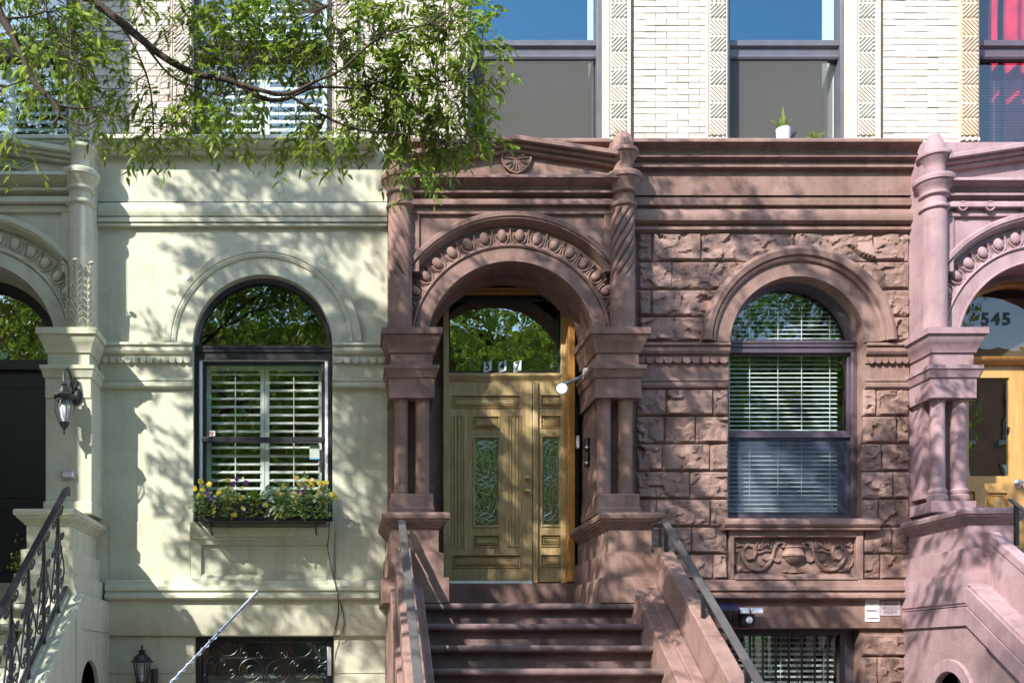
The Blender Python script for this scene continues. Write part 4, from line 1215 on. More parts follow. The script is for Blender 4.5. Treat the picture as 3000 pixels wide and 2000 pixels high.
# ---------------------------------------------------------------- upper sash windows
for i, (h, a, b) in enumerate(WINS):
    x0, x1 = X(a, .06) + .003, X(b, .06) - .003
    y = .20
    zm0, zm1 = Z(174, y), Z(118, y)
    mat = {0: NAVY, 1: BLACKP, 2: GREYF, 3: GREYF, 4: NAVY}[i]
    win = part('window', MB().box(x0, x0 + .055, y - .05, y + .1, UZ0, UZ1 - .01).box(x1 - .055, x1, y - .05, y + .1, UZ0, UZ1 - .01).box(x0 + .055, x1 - .055, y - .05, y + .1, UZ1 - .08, UZ1 - .01).box(x0 + .055, x1 - .055, y - .05, y + .1, UZ0, UZ0 + .05), mat, h, .005)
    part('reveal', MB().box(x0 - .02, x0 + .002, .062, .40, UZ0, UZ1).box(x1 - .002, x1 + .02, .062, .40, UZ0, UZ1), TERRA, win)
    part('meeting_rail', MB().px(x0 + .055, x1 - .055, [(y + .07, zm0), (y + .0, zm0), (y - .01, zm0 + .02), (y + .01, zm0 + .05), (y + .01, zm0 + .11), (y - .02, zm0 + .13), (y - .02, zm1 - .015), (y, zm1), (y + .07, zm1)]), mat, win, smooth=25)
    gm = GLSKY if i in (2, 3) else (GLB if i == 4 else GL)
    part('pane', MB().sheet(x0 + .055, x1 - .055, y + .03, zm1, UZ1 - .08), gm, win)
    part('pane', MB().sheet(x0 + .055, x1 - .055, y + .05, UZ0 + .05, zm0), GL if i in (0, 1) else GLB, win)
    if i in (2, 3):
        nm = ('nearer the pediment', 'with plants on its sill')[i - 2]
        rb = thing('roller_shade', 'grey roller shade in the lower sash of upper window ' + nm, 'shade', ((x0 + x1) / 2, .32, UZ0))
        e = x1 - .10 if i == 2 else x1 - .17
        part('cloth', MB().box(x0 + .06, e, .318, .322, UZ0 + .02, zm0 + .04), SHADE, rb)
        part('bottom_bar', MB().box(x0 + .06, e, .312, .328, UZ0 + .012, UZ0 + .03), SHADE, rb)
        part('insect_screen', MB().sheet(x0 + .055, x1 - (.075 if i == 2 else .16), y + .012, UZ0 + .05, zm0), SCREEN, win)
        part('inner_jamb', MB().box(x1 - .055, x1 - .03, .30, .55, UZ0, UZ1), WHITE, win)
    if i in (0, 1):
        nm = ('at the portal end of the cream house', 'over the flower box window')[i]
        shutters('white louvred shutter, lantern side, in upper window ' + nm, 'white louvred shutter, far side, in upper window ' + nm, x0 + .06, x1 - .06, UZ0 + .06, UZ1 - .1, .34, .086, None, st=.05, tilt=48, w=.08)
    if i == 4:
        def drape(label, xs):
            pts = []
            n = 60
            m = MB(); vs = []; fs = []
            for j in range(13):
                z = UZ0 + .25 + (UZ1 - UZ0 - .3) * j / 12
                for k in range(n + 1):
                    t = k / n
                    x = xs[0] + (xs[1] - xs[0]) * t
                    vs.append((x + .01 * math.sin(j * .8), .42 + .03 * math.sin(t * 2 * PI * xs[2]) * (1 - .3 * j / 12), z))
            for j in range(12):
                for k in range(n):
                    fs.append((j * (n + 1) + k, j * (n + 1) + k + 1, (j + 1) * (n + 1) + k + 1, (j + 1) * (n + 1) + k))
            tag(part('curtain', m.add(vs, fs), REDC, None), label, 'curtain')
        drape('narrow crimson curtain fold in the upper pink house window', (X(2902, .4), X(2934, .4), 1.2))
        drape('broad crimson curtain gathered in the upper pink house window', (X(2944, .4), X(3100, .4), 3.2))
        blind('dark slatted blind in lower sash beside the crimson curtain', lambda z, x0=x0, x1=x1: (x0 + .07, x1 - .07), UZ0 + .07, Z(240, .3), .30, .03, (.2, .6), 10, .022, plain('slate_blind', (.10, .11, .16), .5, bump=0))

# ---------------------------------------------------------------- stoops
SL = .696
def stoop(ox, mat, tread, kind, label):
    rt = thing('stoop', label, 'stairs', (1.66 + ox, -2.5, 0), 'front stoops of the row houses')
    xa, xb = .685 + ox, 2.635 + ox
    top = 2.143
    part('landing', MB().px(xa, xb, [(.18, top - .2), (-.98, top - .2), (-.98, top - .066), (-1.04, top - .062), (-1.054, top - .05), (-1.06, top - .031), (-1.054, top - .012), (-1.04, top), (.18, top)]), tread, rt, smooth=40)
    for k in range(1, 11):
        y = -1.05 - .28 * k; z = top - .195 * k
        part('step', MB().px(xa - .001 * (k % 2), xb + .001 * (k % 2), [(y + .34, z - .195), (y + .075, z - .195), (y + .070, z - .068), (y + .012, z - .062), (y - .004, z - .05), (y - .01, z - .031), (y - .004, z - .012), (y + .012, z), (y + .34, z)]), tread, rt, smooth=40)
    part('riser', MB().box(xa, xb, -.995, -.94, top - .34, top - .19), tread, rt)
    zc = {'cream': 2.2265, 'brown': 2.652, 'pink': 2.79}[kind]
    for s in (-1, 1):
        if kind == 'cream': a, b = ((.35, .517) if s < 0 else (2.80, 2.967))
        elif kind == 'brown': a, b = ((.447, .594) if s < 0 else (2.82, 2.957))
        else: a, b = ((.55, .66) if s < 0 else (2.70, 2.80))
        a += ox; b += ox
        s_end = 2.75
        y0 = -.985
        ys = -1.05 - s_end
        # coping in lengths, each a stone
        L = [0, 1.2, 2.0, 2.75] if kind != 'cream' else [0, .55, 1.25, 2.0, 2.75]
        for i in range(len(L) - 1):
            u, v = L[i], L[i + 1] - .006
            ex = .004 * (i % 2)
            th = .10
            part('coping', MB().px(a - ex, b + ex, [(-1.05 - u, zc - SL * u), (-1.05 - v, zc - SL * v), (-1.05 - v, zc - SL * v - th), (-1.05 - u, zc - SL * u - th)]), mat, rt, .012)
        part('coping', MB().box(a, b, -1.052, -.60, zc - .22, zc), mat, rt, .012)
        yc0 = -1.22 if kind == 'cream' else -.6
        part('cheek_wall', MB().px(a + .008, b - .008, [(yc0, 0), (yc0, zc - .1 - SL * max(0, -1.05 - yc0)), (min(-1.05, yc0 - .01), zc - .1 - SL * max(0, -1.06 - yc0 + .02)), (ys, zc - SL * s_end - .1), (ys, 0)]), mat, rt)
        part('newel', MB().stack(a - .06, b + .06, ys - .30, ys, [(0, .03), (.12, .03), (.14, 0), (zc - SL * s_end + .12, 0), (zc - SL * s_end + .15, .03), (zc - SL * s_end + .2, .03), (zc - SL * s_end + .24, 0)]), mat, rt, .006)
        # ledge between steps and cheek
        la, lb = (b - .002, xa + .02) if s < 0 else (xb - .02, a + .002)
        lz = top + .13
        part('string_ledge', MB().px(la, lb, [(-.98, lz), (-1.06, lz), (-1.06 - s_end, lz - SL * s_end), (-1.06 - s_end, 0), (-.98, 0)]), mat, rt, .01)
        m2 = (la + lb) / 2
        part('string_bead', MB().px(*((la + .001, m2) if s < 0 else (m2, lb - .001)), [(-.99, lz + .03), (-1.06, lz + .03), (-1.06 - s_end, lz + .03 - SL * s_end), (-1.06 - s_end, lz - .02 - SL * s_end), (-.99, lz - .02)]), mat, rt, .008)
    # outer side walls under the landing
    if kind == 'cream':
        xs0, xs1 = 2.935 + ox, 2.972 + ox
        part('side_wall', MB().arch(-1.25, -.02, 0, 2.0, -.79, 1.29, .34, xs0, xs1, 30, True).px(xs0, xs1, [(-.02, 2.0), (-1.25, 2.0), (-1.25, zc - SL * .2 - .01), (-1.05, zc - .008), (-.02, zc - .008)]), mat, rt)
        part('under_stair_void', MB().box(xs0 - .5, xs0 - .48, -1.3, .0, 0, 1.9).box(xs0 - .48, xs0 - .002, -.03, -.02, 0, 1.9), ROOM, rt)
        part('course_lip', MB().box(xs1 - .02, xs1 + .018, -1.0, -.025, Z(1846, -.4) - .012, Z(1846, -.4)), mat, rt, .004)
    elif kind == 'pink':
        xs0, xs1 = 5.63, 5.67
        part('side_wall', MB().arch(-1.30, -.02, 0, 1.95, -.80, 1.27, .25, xs0, xs1, 30, True), PROCK, rt)
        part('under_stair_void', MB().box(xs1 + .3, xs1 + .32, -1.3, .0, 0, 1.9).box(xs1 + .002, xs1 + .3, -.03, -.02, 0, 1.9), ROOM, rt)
        part('arch_ring', MB().ring(0, 0, [(.25, 5.60), (.25, 5.66), (.37, 5.66), (.37, 5.60)], -20, 200, 36).xf(Matrix(((0, 1, 0, 0), (1, 0, 0, -.80), (0, 0, 1, 1.27), (0, 0, 0, 1)))), mat, rt, .008)
        def slab(z0, z1, x0):
            # level by the house, then sloping with the stairs
            yb = -1.06
            part('side_course', MB().px(x0, xs1 + .14, [(-.03, z0), (yb, z0), (yb - 2.7, z0 - SL * 2.7), (yb - 2.7, z1 - SL * 2.7), (yb, z1), (-.03, z1)]), mat, rt, .006)
        zl = [Z(1838, 0) - .02, Z(1792, 0), Z(1741, 0), Z(1697, 0) + .02]
        slab(zl[0], zl[1] - .006, xs0 - .022); slab(zl[1], zl[2] - .006, xs0 - .016)
        part('side_course', MB().px(xs0 - .002, xs1 + .14, [(-.03, zl[2]), (-1.08, zl[2]), (-1.08, zl[2] + .02), (-1.05, 2.32), (-.03, 2.36)]), mat, rt, .006)
        part('side_coping', MB().px(xs0 + .01, xs1 + .16, [(-1.05, 2.322), (-3.7, 2.322 - SL * 2.65), (-3.7, 2.20 - SL * 2.65), (-1.05, 2.20)]), mat, rt, .01)
        part('side_wall', MB().px(xs0 + .03, xs1 + .14, [(-1.05, 2.25), (-3.7, 2.25 - SL * 2.65), (-3.7, 0), (-1.31, 0), (-1.31, 1.7), (-1.05, 1.7)]), PROCK, rt)
    else:
        part('side_wall', MB().px(.41, .60, [(-.02, 0), (-.02, 2.30), (-1.05, 2.30), (-3.7, 2.30 - SL * 2.65), (-3.7, 0)]), mat, rt, .01)
        part('side_wall', MB().px(2.80, 2.95, [(-.02, 0), (-.02, 2.10), (-1.0, 2.10), (-1.0, 0)]), mat, rt, .01)
    return rt
stoop(OX['cream'], CREAM, CREAM, 'cream', 'cream stucco stoop with ornate iron railing and potted plant')
stoop(OX['brown'], BROWN, TREAD, 'brown', 'brownstone stoop with flat black handrails leading to the 547 door')
stoop(OX['pink'], PINK, PINK, 'pink', 'pink stone stoop leading to the 545 door')

# flat handrails of the brown stoop
def flat_rail(x, label, z0, s0=.02, s1=2.75, w=.034, posts=(.06, .98, 1.85, 2.7), zc=2.652, brk=0):
    t = thing('handrail', label, 'handrail', (x, -2.4, zc - SL * 1.35))
    y0, y1 = -1.05 - s0, -1.05 - s1
    part('rail', MB().px(x - w, x + w, [(y0, z0 - SL * s0), (y1, z0 - SL * s1), (y1, z0 - SL * s1 - .022), (y0, z0 - SL * s0 - .022)]), RAILM, t, .004)
    for s in posts:
        part('post', MB().box(x - .016, x + .016, -1.05 - s - .016, -1.05 - s + .016, zc - SL * s - .02, z0 - SL * s - .012), IRON, t, .002)
    if brk:
        part('bracket', MB().tube([(x, y0, z0 - .03), (x + brk, y0 + .05, z0 - .05)], .012, 6), IRON, t)
flat_rail(2.886, 'black flat bar handrail on the stoop side beside the arched brownstone window', 2.905, brk=-.10)
flat_rail(.515, 'black flat bar handrail on the stoop side beside the cream wall', 2.905, brk=.05)
flat_rail(6.005, 'black rounded handrail on the pink stoop', 3.10, w=.022, posts=(.1, 1.0, 2.0, 2.7), zc=2.74)

# ornate railing of the cream stoop
rl = thing('iron_railing', 'ornate black wrought iron stair railing with scroll balusters on cream stoop', 'railing', (-2.5, -2.4, 1.2))
xr = -2.515; sl = .69
zt = lambda y: 3.147 + sl * (y + 1.1)
zb_ = lambda y: 2.275 + sl * (y + 1.1)
part('handrail', MB().px(xr - .03, xr + .03, [(-1.05, zt(-1.05)), (-3.85, zt(-3.85)), (-3.85, zt(-3.85) - .022), (-1.05, zt(-1.05) - .022)]).tube([(xr, -1.06, zt(-1.06) - .01), (xr, -1.02, zt(-1.03) - .01), (xr, -1.0, zt(-1.0) - .05), (xr, -1.01, zt(-1.0) - .09)], .022, 8), IRON, rl, .003)
part('bottom_rail', MB().px(xr - .012, xr + .012, [(-1.06, zb_(-1.06)), (-3.85, zb_(-3.85)), (-3.85, zb_(-3.85) - .025), (-1.06, zb_(-1.06) - .025)]), IRON, rl)
def lyre():
    """scroll baluster in the plane of the railing: u along the stairs, v up"""
    m = MB()
    sw = lambda pts: [(0.0, u * 1.6, v + sl * u * 1.6) for u, v in pts]
    def curl(cu, cv, r, a0, turns): return [(cu + r * (1 - .7 * t) * math.cos(R(a0) + turns * 2 * PI * t), cv + r * (1 - .7 * t) * math.sin(R(a0) + turns * 2 * PI * t)) for t in np.linspace(0, 1, 20)]
    for s in (-1, 1):
        m.tube(sw([(s * u, v) for u, v in curl(.062, .735, .045, 180, -1.25)[::-1] + [(.012, .66), (.02, .60), (.05, .52)] + curl(.085, .49, .032, 150, -1.2)]), .0075, 6)
        m.tube(sw([(s * u, v) for u, v in [(.02, .60), (.06, .40), (.105, .25), (.12, .16), (.10, .09), (.06, .05)] + curl(.062, .115, .040, 270, -1.3)]), .0075, 6)
        m.tube(sw([(s * u, v) for u, v in curl(.04, .40, .034, 0, 1.2)[::-1] + [(.07, .34), (.03, .27)] + curl(.035, .215, .03, 100, -1.1)]), .0068, 6)
    m.box(-.016, .016, -.016, .016, .585, .61)
    return m
ly = lyre().mesh('scroll_baluster', IRON, 45)
for k in range(7):
    y = -1.32 - .405 * k
    part('post', MB().box(xr - .013, xr + .013, y - .013, y + .013, zb_(y) - .08, zt(y) - .01), IRON, rl)
    link('scroll_baluster', ly, rl, (xr, y, zb_(y) + .02))

# ---------------------------------------------------------------- leaves as fast meshes
def frames(d, up):
    d = d / np.linalg.norm(d, axis=1, keepdims=True)
    s = np.cross(d, up); s /= np.maximum(np.linalg.norm(s, axis=1, keepdims=True), 1e-6)
    n = np.cross(s, d)
    return d, s, n
def leaf_arrays(p, d, s, n, L, W, fold=.18, droop=.12):
    """six-point pointed leaf: base, widest pair, shoulder pair, tip"""
    N = len(p); L = L[:, None]; W = W[:, None]
    v = np.empty((N, 6, 3))
    v[:, 0] = p
    v[:, 1] = p + d * L * .33 + s * W * .5 + n * W * fold
    v[:, 2] = p + d * L * .33 - s * W * .5 + n * W * fold
    v[:, 3] = p + d * L * .70 + s * W * .34 + n * (W * fold * .6 - L * droop * .4)
    v[:, 4] = p + d * L * .70 - s * W * .34 + n * (W * fold * .6 - L * droop * .4)
    v[:, 5] = p + d * L - n * L * droop
    return v
def leaf_mesh(name, v, mat):
    N = len(v)
    me = bpy.data.meshes.new(name)
    me.vertices.add(N * 6); me.vertices.foreach_set('co', v.reshape(-1))
    tri = np.array([[0, 2, 1], [1, 2, 4], [1, 4, 3], [3, 4, 5]])
    idx = (np.arange(N)[:, None, None] * 6 + tri[None]).reshape(-1)
    me.loops.add(len(idx)); me.loops.foreach_set('vertex_index', idx)
    me.polygons.add(N * 4)
    me.polygons.foreach_set('loop_start', np.arange(0, N * 12, 3)); me.polygons.foreach_set('loop_total', np.full(N * 4, 3))
    me.polygons.foreach_set('use_smooth', np.ones(N * 4, dtype=bool))
    me.update(calc_edges=True); me.validate()
    me.materials.append(mat)
    return me

# ---------------------------------------------------------------- lamps
def coach_lamp():
    y = -.56
    cx = X(188, y)
    t = thing('wall_lantern', 'black coach lantern with clear glass and scroll arm on cream pillar', 'lantern', (cx, y, Z(1272, y)))
    z = lambda p: Z(p, y)
    part('cap', MB().lathe(cx, y, [(.012, z(1118)), (.028, z(1123)), (.036, z(1127)), (.030, z(1131)), (.045, z(1140)), (.052, z(1149)), (.062, z(1153)), (.098, z(1156)), (.103, z(1160)), (.098, z(1166)), (.082, z(1170)), (.082, z(1176))][::-1], 8), IRON, t, smooth=20)
    part('glass', MB().lathe(cx, y, [(.048, z(1238)), (.066, z(1222)), (.088, z(1200)), (.088, z(1188)), (.078, z(1176))], 24), GLLAMP, t)
    part('bulb', MB().lathe(cx, y, [(.014, z(1238)), (.016, z(1230)), (.032, z(1220)), (.036, z(1200)), (.028, z(1186)), (.012, z(1182))], 16), LAMPG, t)
    part('base', MB().lathe(cx, y, [(.004, z(1274)), (.010, z(1268)), (.006, z(1264)), (.012, z(1258)), (.05, z(1242)), (.052, z(1238)), (.044, z(1236))], 12), IRON, t)
    for k in range(6):
        a = k * PI / 3
        part('cage_bar', MB().tube([(cx + r * math.cos(a), y + r * math.sin(a), z(p)) for r, p in ((.05, 1238), (.072, 1220), (.092, 1198), (.086, 1178))], .004, 5), IRON, t)
    yb = -.40
    arm = [(cx, y, z(1120)), (cx - .012, y + .01, z(1100)), (cx - .004, y + .03, z(1082)), (cx + .01, y + .06, z(1073)), (cx + .03, y + .10, z(1085)), (cx + .045, y + .13, z(1110)), (cx + .055, y + .15, z(1140))]
    part('arm', MB().tube(arm, .011, 8).tube(spiral((cx + .05, y + .14, z(1112)), .05, .015, 90, -1.2), .007, 6), IRON, t)
    part('backplate', MB().lathe(0, 0, [(.052, 0), (.055, .012), (.04, .02), (.015, .03)], 20).xf(Matrix.Translation((cx + .075, yb + .012, z(1148))) @ Matrix.Rotation(R(90), 4, 'X') @ Matrix.Scale(1.5, 4, (0, 1, 0))), IRON, t)
coach_lamp()
def post_lantern():
    y = -.20; cx = X(416, y)
    t = thing('wall_lantern', 'black wall lantern with domed roof beside the iron gate', 'lantern', (cx, y, Z(2040, y)))
    z = lambda p: Z(p, y)
    part('roof', MB().lathe(cx, y, [(.006, z(1888)), (.014, z(1893)), (.008, z(1897)), (.010, z(1901)), (.022, z(1903)), (.044, z(1905)), (.030, z(1908)), (.030, z(1912)), (.046, z(1916)), (.078, z(1924)), (.092, z(1932)), (.098, z(1934)), (.116, z(1936)), (.116, z(1938)), (.08, z(1940))][::-1], 24), IRON, t)
    part('glass', MB().lathe(cx, y, [(.05, z(1997)), (.078, z(1941))], 6), GLLAMP, t, smooth=0)
    for k in range(6):
        a = k * PI / 3
        part('cage_bar', MB().tube([(cx + .052 * math.cos(a), y + .052 * math.sin(a), z(1998)), (cx + .081 * math.cos(a), y + .081 * math.sin(a), z(1940))], .0065, 5), IRON, t)
    part('base', MB().lathe(cx, y, [(.01, z(2040)), (.03, z(2030)), (.03, z(2010)), (.058, z(2002)), (.06, z(1996))], 16), IRON, t)
    helix = [(cx + .018 * math.cos(a), y + .018 * math.sin(a), z(1972) + .09 * a / 40) for a in np.linspace(0, 32, 70)]
    part('bulb', MB().tube(helix, .0055, 6).lathe(cx, y, [(.016, z(1994)), (.02, z(1974))], 12), LAMPG, t)
    part('mount', MB().box(cx + .085, cx + .125, y - .0, -.009, z(2010), z(1958)).tube([(cx, y, z(2015)), (cx + .06, y, z(2018)), (cx + .1, y, z(2005))], .012, 8), IRON, t, .006)
post_lantern()

# doorbell box on the cream pillar
t = tag(part('doorbell_box', MB().box(X(180, -.42), X(218, -.42), -.425, -.391, Z(1401, -.42), Z(1379, -.42)), PLASTG, None, .006), 'small grey box fixed to the cream pillar below the lantern', 'doorbell')
part('cover_plate', MB().box(X(184, -.42), X(214, -.42), -.432, -.425, Z(1397, -.42), Z(1383, -.42)), ALU, t, .004)

# flood light on the door reveal
def flood():
    y = .05
    c = Vector((2.46, y, Z(1096, y)))
    t = thing('flood_light', 'white reflector flood light on swivel arm beside the transom', 'lamp', c)
    part('junction_box', MB().lathe(0, 0, [(.062, 0), (.062, .035), (.05, .04)], 24).xf(Matrix.Translation(c) @ Matrix.Rotation(R(-90), 4, 'Y')), PLASTG, t)
    h = Vector((X(1646, -.06), -.06, Z(1136, -.06)))
    part('arm', MB().tube([c + Vector((-.03, -.01, -.01)), c + Vector((-.09, -.04, -.05)), h + Vector((.02, .03, .04))], .018, 10), PLASTG, t)
    q = Vector((-.25, -.85, -.62)).normalized().to_track_quat('Z', 'Y').to_matrix().to_4x4()
    part('housing', MB().lathe(0, 0, [(.02, -.10), (.03, -.07), (.05, -.04), (.066, 0.0), (.066, .012), (.058, .012)], 24).xf(Matrix.Translation(h) @ q), PLASTG, t)
    part('lens', MB().lathe(0, 0, [(.057, .010), (.05, .018), (.02, .024)], 24).xf(Matrix.Translation(h) @ q), LITLENS, t)
flood()
# entry panel and mail tubes on the door reveal
ip = tag(part('intercom', MB().box(2.39, 2.42, .20, .27, Z(1312, .2), Z(1275, .2)), PLASTW, None, .006), 'white intercom panel on the jamb beside the oak door', 'intercom')
part('button', MB().box(2.384, 2.39, .222, .248, Z(1300, .2), Z(1294, .2)), PLASTG, ip)
part('speaker_slot', MB().box(2.386, 2.39, .218, .252, Z(1287, .2), Z(1283, .2)), PLASTG, ip)
for k, (a, b, lb) in enumerate(((1283, 1321, 'upper black letter tube on the door reveal'), (1323, 1366, 'lower black letter tube on the door reveal'))):
    zz0, zz1 = Z(b, .0), Z(a, .0)
    mt = tag(part('letter_tube', MB().lathe(2.452, .0, [(.026, zz0), (.032, zz0 + .006), (.032, zz1 - .006), (.026, zz1)], 18), IRON), lb, 'mail box')
    part('clamp', MB().box(2.46, 2.484, -.02, .02, (zz0 + zz1) / 2 - .01, (zz0 + zz1) / 2 + .01), IRON, mt)
    part('band', MB().lathe(2.452, .0, [(.034, zz0 + .03), (.034, zz0 + .042)], 18), STEEL, mt)

# solar security light and plaques on the brown band
y = -.14
sl_ = thing('solar_light', 'black twin head solar security light on the brown band', 'lamp', (X(2195, y), -.045, Z(1835, y)))
part('bracket', MB().box(X(2175, y), X(2205, y), -.12, -.046, Z(1800, y), Z(1786, y)), BLACKP, sl_, .004)
part('sensor_body', MB().lathe(X(2189, y), -.13, [(.055, Z(1835, y)), (.072, Z(1828, y)), (.074, Z(1800, y)), (.06, Z(1795, y))], 20), BLACKP, sl_, .0)
part('sensor_eye', MB().blob((X(2196, -.2), -.195, Z(1815, -.2)), (.033, .022, .036), 14, 8), LAMPG, sl_)
for a, b, s in ((2168, 2196, -1), (2200, 2236, 1)):
    x0, x1 = X(a, -.2), X(b, -.2)
    hd = part('lamp_head', MB().add([(x0, -.21, Z(1797, -.2)), (x1, -.21, Z(1797, -.2)), (x1 + s * .006, -.13, Z(1793, -.2)), (x0 + s * .006, -.13, Z(1793, -.2)), (x0, -.20, Z(1780, -.2)), (x1, -.20, Z(1780, -.2)), (x1, -.12, Z(1777, -.2)), (x0, -.12, Z(1777, -.2))],
                   [(0, 3, 2, 1), (4, 5, 6, 7), (0, 1, 5, 4), (1, 2, 6, 5), (2, 3, 7, 6), (3, 0, 4, 7)]), ALU, sl_, .004)
    part('lens', MB().box(x0 + .012, x1 - .012, -.216, -.207, Z(1795, -.2), Z(1786, -.2)), LAMPG, hd)
sp = part('solar_charger', MB().add([(X(2112, -.2), -.24, Z(1786, -.24)), (X(2165, -.2), -.24, Z(1783, -.24)), (X(2152, -.1), -.06, Z(1763, -.06)), (X(2100, -.1), -.06, Z(1764, -.06)), (X(2112, -.2), -.245, Z(1788, -.24)), (X(2165, -.2), -.245, Z(1785, -.24)), (X(2152, -.1), -.06, Z(1766, -.06)), (X(2100, -.1), -.06, Z(1767, -.06))],
                 [(0, 1, 2, 3), (7, 6, 5, 4), (0, 4, 5, 1), (1, 5, 6, 2), (2, 6, 7, 3), (3, 7, 4, 0)]), SOLAR, sl_)
part('arm', MB().tube([(X(2132, -.1), -.10, Z(1770, -.1)), (X(2132, -.05), -.046, Z(1785, -.05))], .01, 6), BLACKP, sp)
tag(part('lamp_cable', MB().tube([(X(2150, -.06), -.052, Z(1790)), (X(2146, -.06), -.052, Z(1815)), (X(2152, -.06), -.052, Z(1832)), (X(2170, -.06), -.052, Z(1831)), (X(2186, -.06), -.052, Z(1828))], .004, 6), RUBBER), 'thin dark cable looping under the solar security light', 'cable')

y = -.052
p1 = tag(part('notice_plaque', MB().box(X(2535, y), X(2577, y), y, -.044, Z(1820, y), Z(1756.5, y)), PLASTW, None, .002), 'white notice plate with red emblem beside the sprinkler plaque', 'sign')
zf = lambda p: Z(p, y)
def lines(root, mat, px0, px1, py_, h, seed, gap=.35):
    """rows of characters too small to read in the photograph, as broken strokes"""
    m = MB(); rnd = random.Random(seed); x = px0
    while x < px1 - .5:
        wd = rnd.uniform(.8, 1.9)
        m.box(X(x, y), X(min(x + wd, px1), y), y - .0012, y - .0004, zf(py_ + h * rnd.uniform(.35, .5)), zf(py_ - h * .5)); x += wd + gap * rnd.uniform(.7, 1.6)
    part('small_print', m, mat, root, smooth=0)
lines(p1, GREYINK, 2540, 2573, 1762.8, 1.6, 1); lines(p1, GREYINK, 2549, 2564, 1767, 1.4, 2)
lines(p1, PLUMINK, 2539, 2567, 1785.8, 3.2, 3, .2); lines(p1, PLUMINK, 2539, 2574, 1790.2, 2.6, 4, .2)
part('emblem', MB().py(y - .0012, y - .0004, [(X(2570, y), zf(1785.6)), (X(2575, y), zf(1785.6)), (X(2572.4, y), zf(1780))]), REDINK, p1)
lines(p1, PLUMINK, 2541, 2574, 1810, 3.6, 5); lines(p1, GREYINK, 2538, 2575, 1816, .6, 6, .01)
p2_ = tag(part('sprinkler_plaque', MB().box(X(2580, y), X(2638.5, y), y, -.044, Z(1802.5, y), Z(1759.5, y)), PLAQUE, None, .002), 'grey plaque reading sprinkler throughout building', 'sign')
for s, p in (('SPRINKLER', 1769), ('THROUGHOUT', 1780.5), ('BUILDING', 1791.5)):
    text('lettering', s, .047, GREYINK, p2_, (X(2609, y), y - .001, zf(p)), .0008, .58 if len(s) > 9 else .62)

# ---------------------------------------------------------------- hanging cord on the cream wall
cp = [(966, 1500, -.30), (964, 1560, -.13), (960, 1600, -.10), (966, 1640, -.065), (975, 1680, -.07), (985, 1722, -.125), (990, 1740, -.125), (991, 1790, -.07), (985, 1830, -.065), (978, 1862, -.066), (977, 1930, -.02), (976, 2010, -.02)]
def smooth_path(pts, n=6):
    out = []
    P = [Vector(p) for p in pts]
    for i in range(len(P) - 1):
        a, b, c, d = P[max(i - 1, 0)], P[i], P[i + 1], P[min(i + 2, len(P) - 1)]
        for k in range(n):
            t = k / n
            out.append(.5 * ((2 * b) + (c - a) * t + (2 * a - 5 * b + 4 * c - d) * t * t + (3 * b - a - 3 * c + d) * t ** 3))
    return out + [P[-1]]
cd = [(X(a, c), c, Z(b, c)) for a, b, c in cp]
loop = [(X(a, -.07), -.07, Z(b, -.07)) for a, b in ((991, 1735), (998, 1770), (1006, 1800), (1008, 1830), (1000, 1855), (985, 1864))]
tag(part('power_cord', MB().tube(smooth_path(cd), .0052, 6).tube(smooth_path(loop), .005, 6), RUBBER), 'dark cord hanging down the cream wall from the flower box', 'cord')

# ---------------------------------------------------------------- flower box
y = -.34
bx0, bx1, bz0, bz1 = X(569, y), X(966, y), Z(1527, y), Z(1462, y)
fb = thing('window_box', 'black iron window box with scrollwork under the shuttered window', 'planter', ((bx0 + bx1) / 2, -.2, bz0))
part('rim', MB().box(bx0, bx1, y, y + .014, bz0, bz0 + .03).box(bx0, bx1, y, y + .010, bz1 - .014, bz1).box(bx0, bx0 + .014, y, -.03, bz0, bz0 + .02).box(bx1 - .014, bx1, y, -.03, bz0, bz0 + .02).box(bx0, bx0 + .012, y, -.03, bz1 - .012, bz1).box(bx1 - .012, bx1, y, -.03, bz1 - .012, bz1), IRON, fb, .003)
part('liner', MB().stack(bx0 + .025, bx1 - .025, y + .025, -.03, [(bz0 + .012, -.01), (bz1 - .03, 0)]), LINER, fb, .01)
for k in range(2):
    part('corner_post', MB().box((bx0, bx1 - .014)[k], (bx0 + .014, bx1)[k], y - .002, y + .013, bz0, bz1 + .02), IRON, fb, .002)
for k in range(2):
    xx = (bx0 + .14, bx1 - .14)[k]
    part('bracket', MB().tube([(xx, -.002, bz0 - .10), (xx, -.07, bz0 - .09), (xx, -.2, bz0 - .03), (xx, -.31, bz0 - .004)], .009, 6).box(xx - .01, xx + .01, -.33, 0, bz0 - .012, bz0 - .001), IRON, fb)
n = 9
for k in range(n):
    cx = bx0 + .075 + (bx1 - bx0 - .15) * k / (n - 1)
    s = 1 if k % 2 else -1
    pts = spiral((cx, y - .004, bz0 + .115), .070, .014, -90, s * 1.55)
    part('scroll', MB().tube(pts, .0062, 6), IRON, fb)
part('ring', MB().tube(spiral(((bx0 + bx1) / 2 - .03, y - .008, bz0 + .12), .082, .082, 0, 1.0, 30), .008, 6).tube(spiral(((bx0 + bx1) / 2 - .03, y - .008, bz0 + .12), .03, .012, 0, 1.3, 30), .006, 6), IRON, fb)
